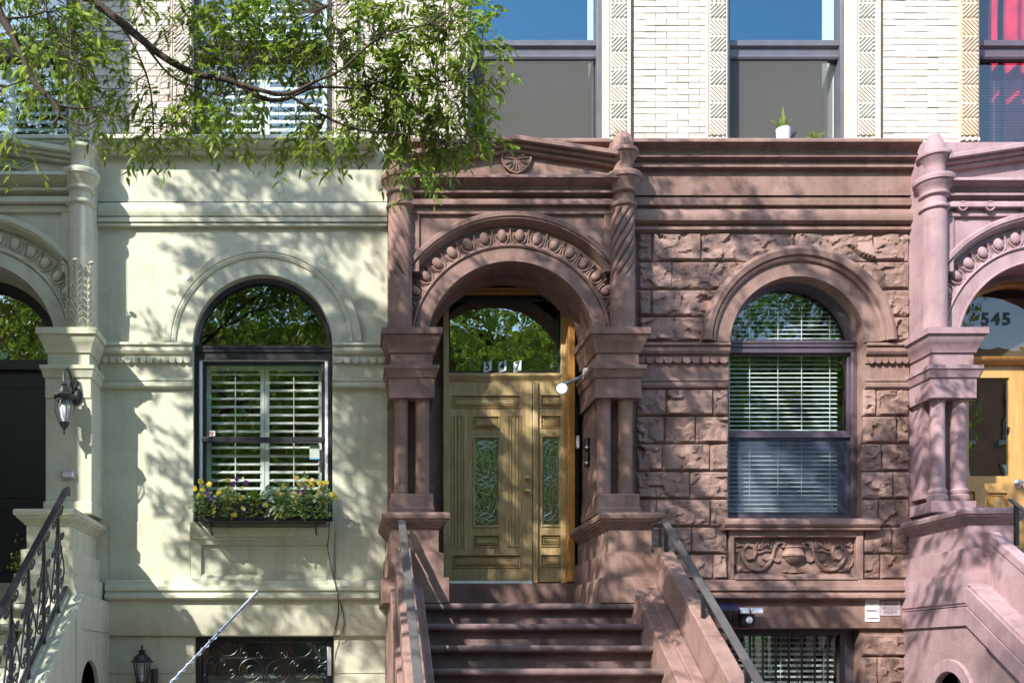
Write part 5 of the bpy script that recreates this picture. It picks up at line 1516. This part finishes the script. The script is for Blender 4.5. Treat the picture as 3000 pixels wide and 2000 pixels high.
# flowering plants, one by one
def flower_mesh(mat, eye):
    m = MB()
    for k in range(5):
        a = R(90 + 72 * k)
        c = (.0105 * math.cos(a), 0, .0105 * math.sin(a))
        m.blob((c[0], -.002, c[2]), (.0115, .0022, .0115), 8, 4)
    me = m.mesh('flower', mat, 60)
    return me
FL = {'y': flower_mesh(YEL, INK), 'o': flower_mesh(ORA, INK), 'p': flower_mesh(PUR, INK), 'w': flower_mesh(PALE, INK)}
def bedding(label, cx, spread, h, nleaf, flowers, seed, lm=PANSYL, size=.038, droopy=.5):
    rnd = np.random.default_rng(seed)
    z0 = bz1 - .03; cy = -.19
    t = thing('flowering_plant', label, 'plant', (cx, cy, z0))
    N = int(nleaf * 2.3)
    u = rnd.normal(0, .45, N).clip(-1, 1); v = rnd.normal(0, .5, N).clip(-1, 1)
    hgt = rnd.uniform(0.0, 1, N) * 1.15 * h * (1 - .45 * np.abs(u))
    p = np.stack([cx + u * spread, cy + v * .13 - .05 * (v < -.3), z0 + hgt], 1)
    low = rnd.random(N) < droopy * .62
    p[low, 1] = -.345 - rnd.random(low.sum()) * .05
    p[low, 2] = z0 + .05 - rnd.random(low.sum()) * .20
    d = rnd.normal(0, 1, (N, 3)); d[:, 2] = d[:, 2] * .6 + .2; d[:, 1] -= .5
    d, s, n_ = frames(d, rnd.normal(0, .6, (N, 3)) + np.array([0, -.5, 1.0]))
    L = rnd.uniform(.65, 1.4, N) * size
    o = link('foliage', leaf_mesh('foliage', leaf_arrays(p, d, s, n_, L, L * rnd.uniform(.35, .6, N)), lm), t); o['kind'] = 'stuff'
    st = MB()
    for k in range(14):
        i = rnd.integers(N)
        st.tube([(cx + rnd.normal(0, .02), cy, z0 - .02), tuple((p[i] + np.array([cx, cy, z0 + .02])) / 2), tuple(p[i])], .0016, 4)
    part('stem', st, lm, t)
    for kind, fx, fy, fs in flowers:
        yy = -.32 - rnd.random() * .06
        M = Matrix.Translation((X(fx, yy), yy, Z(fy, yy))) @ Matrix.Rotation(R(rnd.uniform(-35, 35)), 4, 'Z') @ Matrix.Rotation(R(rnd.uniform(-30, 20)), 4, 'X') @ Matrix.Rotation(rnd.uniform(0, 6), 4, 'Y') @ Matrix.Scale(fs * 1.2, 4)
        link('flower', FL[kind], t, mtx=M)
def rf(n, x0, x1, y0, y1, kinds, seed, s=1.0):
    r_ = random.Random(seed)
    return [(r_.choice(kinds), r_.uniform(x0, x1), r_.uniform(y0, y1), s * r_.uniform(.7, 1.15)) for _ in range(n)]
px2x = lambda p: X(p, -.2)
bedding('pansy with large yellow and purple blooms at the lantern end of the window box', px2x(600), .11, .13, 190, [('y', 588, 1410, 1.3), ('y', 613, 1418, 1.35), ('y', 572, 1430, 1.2), ('y', 594, 1432, 1.2), ('p', 606, 1441, 1.3), ('p', 618, 1458, 1.3), ('y', 641, 1443, 1.45), ('p', 616, 1468, .9), ('y', 600, 1452, .9)] + rf(9, 565, 640, 1440, 1505, 'yow', 3, .75), 11)
bedding('yellow pansy spilling over the box front below purple blooms', px2x(670), .12, .15, 220, [('y', 681, 1464, 1.4), ('y', 706, 1457, 1.3), ('y', 688, 1507, 1.0), ('y', 627, 1487, 1.1), ('y', 626, 1500, 1.0), ('p', 694, 1402, 1.0), ('p', 684, 1416, 1.1), ('p', 721, 1412, 1.0), ('y', 668, 1406, 1.0)] + rf(14, 640, 725, 1400, 1508, 'yow', 4, .72), 12)
bedding('dark leafy trailing plant in the middle of the window box', px2x(745), .10, .11, 150, [], 13, LEAF, .045, .3)
bedding('pale round leaved plant beside the trailing plant in the window box', px2x(790), .09, .16, 60, [('y', 779, 1478, 1.2)], 14, VARIEG, .062, .2)
bedding('bushy apricot pansy in the window box', px2x(835), .12, .20, 280, [('o', 847, 1447, 1.5), ('o', 826, 1449, 1.2), ('o', 815, 1443, 1.1)] + rf(26, 795, 885, 1408, 1512, 'oyww', 5, .75), 15, PANSYL, .038, .8)
bedding('pansy with small yellow blooms and the tallest stems in the window box', px2x(895), .12, .24, 280, [('y', 869, 1399, 1.1), ('p', 887, 1441, .9), ('y', 912, 1412, 1.4), ('p', 892, 1424, .8)] + rf(26, 855, 955, 1395, 1505, 'yyow', 6, .8), 16, PANSYL, .038, .7)
bedding('yellow pansy leaning out at the portal end of the window box', px2x(948), .08, .17, 190, [('y', 935, 1414, 1.2), ('y', 945, 1416, 1.3), ('y', 957, 1414, 1.1), ('y', 972, 1448, 1.3), ('y', 981, 1455, 1.1)] + rf(12, 915, 978, 1420, 1500, 'yow', 7, .8), 17)

# pot on the cream stoop, pots on the upper sill
def strap_plant(t, c, n, L, W, mat, seed, spread=.5, rise=1.0):
    rnd = random.Random(seed)
    for k in range(n):
        a = rnd.uniform(0, 2 * PI); l = L * rnd.uniform(.6, 1.1); s = spread * rnd.uniform(.4, 1.2)
        m = MB(); vs = []; fs = []
        for i in range(7):
            tt = i / 6
            p = Vector((c[0] + math.cos(a) * l * s * tt, c[1] + math.sin(a) * l * s * tt * .6, c[2] + l * rise * (tt - .55 * s * tt * tt)))
            q = Vector((-math.sin(a), math.cos(a), 0)) * W * math.sin(PI * min(.97, .12 + .85 * tt)) * .5
            vs += [p + q, p - q]
        for i in range(6): fs.append((2 * i, 2 * i + 1, 2 * i + 3, 2 * i + 2))
        part('leaf', m.add(vs, fs), mat, t, smooth=60)
pc = (X(75, -.8), -.8, 2.145)
t = thing('potted_plant', 'dark flower pot with small green shrub on the cream stoop', 'plant pot', pc)
part('pot', MB().lathe(pc[0], pc[1], [(.085, pc[2]), (.115, pc[2] + .24), (.125, pc[2] + .245), (.125, pc[2] + .28), (.11, pc[2] + .28), (.105, pc[2] + .25)], 24), BLACKP, t)
part('soil', MB().lathe(pc[0], pc[1], [(.107, pc[2] + .24), (.107, pc[2] + .262)], 20), SOIL, t)
rnd = np.random.default_rng(5); N = 170
p = np.array(pc) + np.array([0, 0, .28]) + np.stack([rnd.normal(0, .07, N), rnd.normal(0, .07, N), np.abs(rnd.normal(0, .12, N))], 1)
d, s, n_ = frames(rnd.normal(0, 1, (N, 3)) + np.array([0, -.2, .7]), rnd.normal(0, .5, (N, 3)) + np.array([0, 0, 1]))
o = link('foliage', leaf_mesh('foliage', leaf_arrays(p, d, s, n_, rnd.uniform(.03, .055, N), rnd.uniform(.012, .02, N)), LEAF), t); o['kind'] = 'stuff'
ps = (X(2292, .10), .12, UZ0 + .085)
y = .10
zsill = Z(412, y)
ws = part('sill_shelf', MB().box(X(2135, .06) + .01, X(2493, .06) - .01, .066, .21, UZ0, zsill - .004), TERRA, brown, .004)
t = thing('potted_plant', 'lilac white pot with arching strap leaves on the upper window sill', 'plant pot', (X(2297, y), .12, zsill))
part('pot', MB().lathe(X(2297, y), .12, [(.062, zsill - .004), (.07, zsill + .11), (.073, zsill + .125), (.064, zsill + .125), (.06, zsill + .1)], 24), BLUEP, t)
part('soil', MB().lathe(X(2297, y), .12, [(.062, zsill + .09), (.062, zsill + .108)], 16), SOIL, t)
strap_plant(t, (X(2297, y), .12, zsill + .10), 9, .20, .024, LEAF, 3, .8)
strap_plant(t, (X(2297, y), .12, zsill + .10), 4, .25, .034, LEAF, 8, .12)
t = thing('potted_plant', 'low spiky green plant on the upper window sill', 'plant pot', (X(2387, y), .12, zsill))
part('pot', MB().lathe(X(2387, y), .12, [(.04, zsill - .004), (.05, zsill + .015), (.04, zsill + .015)], 16), SOIL, t)
strap_plant(t, (X(2387, y), .12, zsill + .012), 26, .13, .012, LEAF, 4, .9)

# ---------------------------------------------------------------- street tree over the pavement
def cat_path(pts, n=5): return smooth_path(pts, n)
rng = np.random.default_rng(21)
tree = thing('street_tree', 'street tree whose leafy branch hangs across the cream house front', 'tree', (-2.75, -5.2, 0))
TB = Vector((-2.75, -5.2, 0))
limbs = []      # (points, r0, r1)
def limb(pts, r0, r1, n=5):
    q = cat_path(pts, n); limbs.append((q, r0, r1)); return q
trunk = limb([TB + Vector((0, 0, -.1)), TB + Vector((.03, 0, 1.5)), TB + Vector((-.04, .05, 3.2)), TB + Vector((0, .1, 4.8)), TB + Vector((.1, .15, 6.4)), TB + Vector((.3, .2, 8.0)), TB + Vector((.4, .2, 9.6))], .17, .03)
V = lambda a, b, y: Vector((X(a, y), y, Z(b, y)))
m1 = limb([TB + Vector((0, .1, 4.9)), Vector((-2.3, -4.8, 5.85)), V(180, -60, -4.45), V(270, 2, -4.4), V(340, 55, -4.4), V(410, 112, -4.4), V(480, 168, -4.38), V(570, 215, -4.36), V(685, 240, -4.35), V(760, 285, -4.33), V(830, 292, -4.3), V(900, 262, -4.3), V(965, 255, -4.28), V(1080, 263, -4.25)], .030, .006)
limb([V(688, 241, -4.35), V(760, 264, -4.36), V(840, 276, -4.38), V(930, 236, -4.4), V(1002, 203, -4.42), V(1090, 125, -4.45), V(1160, 95, -4.5), V(1260, 70, -4.5)], .013, .003)
limb([V(848, 280, -4.33), V(905, 315, -4.3), V(960, 345, -4.28), V(1040, 378, -4.25), V(1130, 388, -4.2), V(1240, 398, -4.2), V(1330, 420, -4.2)], .009, .003)
limb([V(1006, 202, -4.42), V(1006, 150, -4.45), V(985, 85, -4.5), V(955, 20, -4.55)], .006, .003)
limb([V(1040, 262, -4.26), V(1120, 240, -4.2), V(1230, 250, -4.15), V(1350, 230, -4.1)], .007, .003)
limb([V(345, 60, -4.4), V(395, 140, -4.42), V(435, 240, -4.42), V(448, 330, -4.4), V(450, 400, -4.4)], .008, .003)
limb([V(350, 62, -4.4), V(420, 128, -4.3), V(492, 215, -4.25), V(560, 252, -4.22), V(655, 285, -4.2)], .009, .003)
m2 = limb([TB + Vector((0, .05, 4.4)), Vector((-2.35, -5.3, 5.3)), V(-80, -130, -5.15), V(0, 40, -5.1), V(55, 135, -5.1), V(92, 228, -5.1), V(160, 305, -5.1), V(172, 338, -5.1), V(152, 370, -5.1)], .030, .005)
limb([V(160, 305, -5.1), V(200, 315, -5.08), V(250, 318, -5.05), V(300, 308, -5.0)], .006, .002)
limb([V(172, 338, -5.1), V(215, 360, -5.1), V(260, 365, -5.1), V(305, 330, -5.1)], .006, .002)
limb([V(92, 228, -5.1), V(45, 245, -5.15), V(0, 262, -5.2)], .005, .002)
limb([V(20, 55, -5.1), V(80, 50, -5.05), V(155, 35, -5.0), V(215, 90, -4.95)], .006, .002)
limb([V(130, -20, -5.0), V(143, 50, -5.0), V(185, 130, -4.95), V(195, 165, -4.95), V(240, 190, -4.9)], .006, .002)
# limbs of the crown above the frame
for k in range(15):
    z0 = 4.9 + 4.4 * (k / 15.0) + rng.uniform(-.2, .2)
    base = TB + Vector((.02 * (z0 - 4.5), .1, z0))
    a = k * 2.4 + rng.uniform(-.3, .3)
    reach = rng.uniform(2.2, 3.4) * (1 - .45 * (k / 15.0))
    end = base + Vector((math.cos(a) * reach + .9, math.sin(a) * reach * .62 + .25, rng.uniform(.7, 1.6)))
    mid = (base + end) / 2 + Vector((0, 0, rng.uniform(.2, .6)))
    limb([base, (base + mid) / 2 + Vector((0, 0, .1)), mid, end], .045 - .0015 * k, .008)
part('trunk', MB().tube(trunk, .17, 14, .03), BARK, tree, smooth=60)
br = MB()
for q, a, b in limbs[1:]:
    br.tube(q, a, 8, b)
part('branch', br, BARK, tree, smooth=60)
nodes = np.array([tuple(p) for q, a, b in limbs for p in q])

# twigs: (start, direction) sets
tw_p, tw_d, tw_vis = [], [], []
def inframe(p):
    d = p[1] + 10
    return -60 < 1010 + p[0] * F / d < 3060 and -230 < 1942 - (p[2] - 1.6) * F / d < 2000
blobs = [(40, 50, 110, 80, 40, -5.0), (150, 60, 90, 70, 30, -4.9), (240, 110, 90, 90, 36, -4.7), (50, 170, 70, 70, 18, -5.1), (60, 290, 70, 90, 9, -5.2), (180, 250, 80, 70, 26, -4.9), (260, 230, 80, 90, 30, -4.8), (120, 160, 80, 60, 22, -5.0),
         (330, 170, 55, 110, 22, -4.5), (420, 50, 70, 50, 14, -4.4), (330, 330, 85, 70, 28, -4.6), (300, 400, 60, 45, 10, -4.7), (60, 410, 60, 28, 6, -5.1), (460, 330, 80, 60, 18, -4.4), (490, 425, 75, 45, 34, -4.4), (420, 455, 45, 30, 8, -4.4), (410, 230, 50, 90, 8, -4.4), (520, 140, 50, 60, 8, -4.4), (480, 20, 60, 30, 8, -4.5),
         (640, 90, 80, 90, 50, -4.35), (640, 210, 90, 80, 46, -4.35), (600, 320, 85, 80, 44, -4.35), (590, 390, 70, 50, 20, -4.4), (700, 150, 70, 100, 36, -4.3), (760, 60, 70, 50, 26, -4.4), (880, 60, 90, 55, 40, -4.45), (820, 170, 90, 70, 44, -4.35), (900, 200, 80, 60, 34, -4.35), (720, 350, 60, 60, 16, -4.3), (790, 330, 70, 35, 8, -4.35), (680, 415, 60, 40, 14, -4.4), (980, 150, 50, 60, 14, -4.4), (1000, 60, 60, 50, 12, -4.5),
         (1110, 50, 90, 60, 28, -4.5), (1060, 170, 80, 60, 26, -4.4), (1080, 250, 100, 55, 52, -4.25), (1180, 200, 90, 80, 50, -4.3), (1210, 110, 80, 60, 28, -4.45), (1300, 70, 70, 70, 34, -4.5), (1130, 310, 90, 50, 46, -4.25), (1250, 290, 90, 70, 54, -4.2), (1330, 200, 60, 80, 34, -4.3), (1390, 90, 40, 90, 34, -4.45), (1440, 110, 32, 60, 12, -4.4), (1390, 300, 50, 70, 34, -4.2), (1450, 250, 30, 70, 14, -4.2), (1030, 370, 70, 40, 20, -4.25), (900, 370, 60, 45, 16, -4.3), (940, 430, 90, 32, 30, -4.3), (1050, 440, 60, 32, 14, -4.3), (1180, 400, 80, 45, 40, -4.2), (1290, 400, 80, 55, 50, -4.15), (1380, 400, 50, 50, 26, -4.15), (1250, 470, 70, 40, 28, -4.15), (1195, 535, 40, 24, 10, -4.15), (1270, 535, 40, 24, 10, -4.12), (1420, 450, 35, 30, 8, -4.1), (1370, 470, 50, 28, 10, -4.1), (860, 455, 60, 20, 8, -4.3), (1130, 350, 120, 40, 20, -4.2)]
for a, b, rx, ry, n, y in blobs:
    for _ in range(max(3, int(n * (.50 if a < 520 else .62)))):
        th = rng.uniform(0, 2 * PI); rr = math.sqrt(rng.uniform(0, 1))
        yy = y + abs(rng.normal(0, .2)) - .03
        tw_p.append(V(a - (24 if a > 1200 else 0) + rx * rr * math.cos(th), b + ry * rr * math.sin(th) - 42, yy)); tw_vis.append(True)
# crown out of the frame: ellipsoid shells that shade the front
def crown(c, r, n):
    k = 0
    while k < n:
        v = rng.normal(0, 1, 3); v /= np.linalg.norm(v)
        rr = rng.uniform(.25, 1) ** .45
        p = Vector((c[0] + v[0] * r[0] * rr, c[1] + v[1] * r[1] * rr, c[2] + v[2] * r[2] * rr))
        if inframe(p) : continue
        if p.y > -2.4: continue
        # uneven outline and gaps
        if noise.noise(p * .9) < -.15 - .2 * (1 - rr): continue
        if noise.noise(p * 1.9 + Vector((7, 3, 1))) < .10: continue
        tw_p.append(p); tw_vis.append(False); k += 1
crown((-1.6, -3.8, 7.7), (2.0, 1.0, 1.7), 470)
crown((-3.9, -3.9, 7.8), (1.2, 1.0, 2.2), 540)
crown((.3, -3.8, 7.4), (1.6, 1.0, 1.5), 330)
crown((2.7, -3.8, 6.9), (1.5, .9, 1.1), 420)
crown((-1.2, -4.4, 6.5), (2.8, 1.2, .8), 190)
crown((-5.6, -4.8, 5.3), (1.3, 1.2, .9), 330)
crown((-6.3, -4.8, 6.3), (1.0, 1.1, .8), 380)
crown((.3, -3.8, 9.6), (1.2, .8, .9), 140)
crown((-1.9, -3.8, 9.7), (1.1, .8, .9), 80)
crown((-4.0, -3.8, 10.0), (1.0, .8, .8), 190)
crown((-2.4, -3.9, 8.2), (.8, .7, 1.0), 150)
tw = np.array([tuple(p) for p in tw_p]); vis = np.array(tw_vis)
# leaf sprays: 8-12 leaves set along each drooping twig
LP, LD, LU, LL, LW, LV = [], [], [], [], [], []
stems = MB()
for i in range(len(tw)):
    p = tw[i]
    j = np.argmin(((nodes - p) ** 2).sum(1)); q = nodes[j]
    out = p - q; dist = np.linalg.norm(out)
    dirn = out / max(dist, 1e-3) * .6 + rng.normal(0, .45, 3) + np.array([0, 0, -.18])
    dirn /= np.linalg.norm(dirn)
    ln = rng.uniform(.12, .24) if vis[i] else rng.uniform(.28, .5)
    if vis[i] or dist < 1.0:
        if dist < 1.4:
            mid = (p + q) / 2 + rng.normal(0, .05, 3)
            stems.tube([tuple(q), tuple(mid), tuple(p), tuple(p + dirn * ln + np.array([0, 0, -.03]))], (.0019 if vis[i] else .005), 4, .0010)
    n = rng.integers(9, 13) if vis[i] else rng.integers(12, 17)
    for k in range(n):
        t = (k + .6) / n
        side = np.cross(dirn, np.array([0, 0, 1.0])); side /= max(np.linalg.norm(side), 1e-3)
        s = 1 if k % 2 else -1
        d = dirn * .75 + side * s * .75 + rng.normal(0, .38, 3) + np.array([0, 0, -.26])
        LP.append(p + dirn * ln * t + np.array([0, 0, -.06 * t * t]) + rng.normal(0, .006, 3)); LD.append(d)
        LU.append(rng.normal(0, .45, 3) + np.array([0, -.2, 1.0]))
        L = rng.uniform(.044, .078) if vis[i] else rng.uniform(.075, .115)
        LL.append(L); LW.append(L * rng.uniform(.25, .35) if vis[i] else L * rng.uniform(.30, .40)); LV.append(vis[i])
LP, LD, LU, LL, LW, LV = map(np.array, (LP, LD, LU, LL, LW, LV))
d, s, n_ = frames(LD, LU)
varr = leaf_arrays(LP, d, s, n_, LL, LW)
# the leaves that show largest stay single parts
dist = LP[:, 1] + 10
pxx = 1010 + LP[:, 0] * F / dist; pyy = 1942 - (LP[:, 2] - 1.6) * F / dist
score = np.where(LV & (pxx > 0) & (pxx < 1600) & (pyy > 0) & (pyy < 620), LL / dist * np.abs(n_[:, 1] * .6 + .5), -1)
top = np.argsort(-score)[:290]
mask = np.ones(len(LP), bool); mask[top] = False
tmpl = leaf_mesh('leaf', leaf_arrays(np.zeros((1, 3)), np.array([[0, 0, 1.]]), np.array([[1., 0, 0]]), np.array([[0, -1., 0]]), np.array([1.]), np.array([.27])), LEAF)
for i in top:
    M = Matrix((( s[i][0], -n_[i][0], d[i][0], LP[i][0]), (s[i][1], -n_[i][1], d[i][1], LP[i][1]), (s[i][2], -n_[i][2], d[i][2], LP[i][2]), (0, 0, 0, 1))) @ Matrix.Scale(LL[i], 4)
    link('leaf', tmpl, tree, mtx=M)
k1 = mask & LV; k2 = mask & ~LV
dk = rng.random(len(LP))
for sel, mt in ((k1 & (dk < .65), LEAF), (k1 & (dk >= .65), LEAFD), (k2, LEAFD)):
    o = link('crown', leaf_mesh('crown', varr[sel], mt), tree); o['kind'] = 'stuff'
o = part('twig', stems, BARK, tree, smooth=60); o['kind'] = 'stuff'

# ---------------------------------------------------------------- trees across the street (seen in the window panes)
def far_tree(label, x, y, h, r, seed, n=5200):
    rg = np.random.default_rng(seed)
    t = thing('street_tree', label, 'tree', (x, y, 0))
    part('trunk', MB().tube([(x, y, -.1), (x + .1, y, h * .25), (x - .05, y, h * .5), (x + .1, y, h * .8)], .2, 10, .05), BARK, t, smooth=60)
    lb = MB()
    for k in range(9):
        a = k * 2.4; z = h * (.3 + .05 * k)
        lb.tube([(x, y, z), (x + math.cos(a) * r * .4, y + math.sin(a) * r * .4, z + .8), (x + math.cos(a) * r * .8, y + math.sin(a) * r * .8, z + 1.5)], .07, 7, .015)
    part('branch', lb, BARK, t)
    v = rg.normal(0, 1, (n * 3, 3)); v /= np.linalg.norm(v, axis=1, keepdims=True)
    rr = rg.uniform(.1, 1, n * 3) ** .4
    p = np.array([x, y, h * .62]) + v * rr[:, None] * np.array([r, r, h * .42])
    keep = np.array([noise.noise(Vector(q) * .8) > -.32 for q in p])
    p = np.repeat(p[keep][:n], 5, 0); p = p + rg.normal(0, .16, p.shape)
    d_, s_, m_ = frames(rg.normal(0, 1, p.shape) + np.array([0, 0, -.4]), rg.normal(0, .6, p.shape) + np.array([0, 0, 1]))
    L = rg.uniform(.11, .20, len(p))
    o = link('crown', leaf_mesh('crown', leaf_arrays(p, d_, s_, m_, L, L * .5), LEAFR), t); o['kind'] = 'stuff'
far_tree('tall street tree across the road opposite the cream house', -4.6, -17.0, 16.9, 4.8, 31, 9500)
far_tree('broad street tree across the road opposite the brownstone', 4.2, -17.4, 16.9, 5.1, 32, 10500)
far_tree('street tree across the road opposite the pink house', 12.6, -16.8, 15.0, 4.3, 33)
far_tree('street tree across the road beyond the apartment block', -13.0, -17.2, 12.0, 3.6, 34, 3000)

# ---------------------------------------------------------------- buildings round about
def block(label, x0, x1, y0, y1, h, mat, face, floors, bays):
    """plain masonry block with recessed windows on the side that faces the street"""
    t = thing('apartment_building', label, 'building', ((x0 + x1) / 2, (y0 + y1) / 2, 0))
    part('wall', MB().box(x0, x1, y0, y1, 0, h), mat, t)
    yf = y1 if face > 0 else y0
    part('cornice', MB().box(x0 - .05, x1 + .05, min(yf, yf + face * .4), max(yf, yf + face * .4), h - .7, h + .1), mat, t, .05)
    wme = MB().box(-.55, .55, -.06, .06, 0, 1.9).mesh('window', NAVY, 0)
    pme = MB().box(-.48, .48, -.005, .005, .07, 1.83).mesh('pane', GL, 0)
    lme = MB().box(-.7, .7, -.09, .09, -.12, 0).mesh('sill', PAV, 0)
    for f in range(floors):
        for b in range(bays):
            c = (x0 + (x1 - x0) * (b + .5) / bays, yf, 1.2 + f * (h - 1.5) / floors)
            w_ = link('window', wme, t, c)
            link('pane', pme, w_, (0, face * .07, 0)); link('sill', lme, w_)
block('brick apartment block standing forward beside the cream house', -14.0, -5.06, -3.0, 9.0, 13.5, REDB, -1, 4, 4)
block('red brick row across the street from the brownstone', -6.0, 8.0, -32.0, -22.5, 12.5, REDB, 1, 4, 7)
block('red brick row across the street from the apartment block', -24.0, -6.2, -32.0, -22.8, 13.5, REDB, 1, 4, 8)
block('red brick row across the street from the pink house', 8.2, 26.0, -32.0, -22.7, 12.0, REDB, 1, 4, 8)

# ---------------------------------------------------------------- parked car below the frame, its antenna rising into it
car = thing('parked_car', 'dark parked car whose spiral wound roof antenna rises before the iron gate', 'car', (-1.9, -7.35, -.13))
def car_body(prof_pts, yc, hw, crown_):
    m = MB(); vs, fs = [], []
    n = len(prof_pts); cols = [-1, -.94, -.6, 0, .6, .94, 1]
    for c in cols:
        for x, z in prof_pts:
            k = 1 - abs(c) ** 6
            vs.append((x, yc + c * hw, .12 + (z - .12) * (1 - crown_ * abs(c) ** 4)))
    for i in range(len(cols) - 1):
        for j in range(n):
            fs.append((i * n + j, i * n + (j + 1) % n, (i + 1) * n + (j + 1) % n, (i + 1) * n + j))
    fs += [tuple(range(n - 1, -1, -1)), tuple(range((len(cols) - 1) * n, len(cols) * n))]
    return m.add(vs, fs)
cx0 = -4.3
bp_ = [(cx0, .25), (cx0 + .02, .55), (cx0 + .1, .78), (cx0 + .9, .9), (cx0 + 1.3, .92), (cx0 + 4.3, .92), (cx0 + 4.45, .8), (cx0 + 4.5, .5), (cx0 + 4.45, .25), (cx0 + 4.0, .15), (cx0 + .4, .15)]
body = part('body', car_body(bp_, -7.35, .87, .06), CARP, car, .03)
cab = [(cx0 + 1.15, .9), (cx0 + 1.75, 1.26), (cx0 + 2.3, 1.335), (cx0 + 3.2, 1.32), (cx0 + 3.75, 1.2), (cx0 + 4.25, .9)]
part('cabin', car_body(cab, -7.35, .70, .03), CARP, car, .03)
gl_ = MB()
for s in (-1, 1):
    yy = -7.35 + s * .705
    gl_.add([(cx0 + 1.45, yy, .96), (cx0 + 2.6, yy, .96), (cx0 + 2.6, yy - s * .01, 1.22), (cx0 + 1.85, yy - s * .01, 1.2)], [(0, 1, 2, 3)])
    gl_.add([(cx0 + 2.68, yy, .96), (cx0 + 3.95, yy, .96), (cx0 + 3.6, yy - s * .01, 1.18), (cx0 + 2.68, yy - s * .01, 1.22)], [(0, 1, 2, 3)])
part('side_window', gl_, SOLAR, car)
for a in (cx0 + .85, cx0 + 3.6):
    for s in (-1, 1):
        M_ = Matrix.Translation((a, -7.35 + s * .78, .19)) @ Matrix.Rotation(R(90), 4, 'X')
        w_ = part('wheel', MB().lathe(0, 0, [(.20, -.10), (.31, -.10), (.325, -.06), (.325, .06), (.31, .10), (.20, .10)], 28).xf(M_), RUBBER, car)
        part('rim', MB().lathe(0, 0, [(.2, -.095), (.19, -.06), (.05, -.08), (.05, .08), (.19, .06), (.2, .095)], 20).xf(M_), STEEL, w_)
for s in (-1, 1):
    part('headlight', MB().blob((cx0 + .12, -7.35 + s * .62, .66), (.1, .16, .07), 12, 8), LAMPG, car)
    part('tail_light', MB().box(cx0 + 4.44, cx0 + 4.5, -7.35 + s * .62 - .15, -7.35 + s * .62 + .15, .62, .76), REDINK, car)
ya = -7.4; dA = 10 + ya
tip = Vector((X(757, ya), ya, Z(1730, ya))); low = Vector((X(505, ya), ya, Z(1995, ya)))
ax = (tip - low).normalized(); basep = low - ax * ((low.z - 1.19) / ax.z)
an = part('antenna', MB().tube([basep, tip - ax * .06], .0036, 8).tube([tip - ax * .065, tip], .0046, 8), ALU, car)
Ln = (tip - basep).length
e1 = ax.orthogonal().normalized(); e2 = ax.cross(e1)
hel = [basep + ax * (Ln * t * .83) + (e1 * math.cos(t * 150) + e2 * math.sin(t * 150)) * .0038 for t in np.linspace(0.02, 1, 420)]
part('antenna_coil', MB().tube(hel, .0022, 5), ALU, an)
part('antenna_foot', MB().lathe(basep.x, basep.y, [(.03, 1.14), (.026, 1.20), (.012, 1.235)], 14), RUBBER, an)
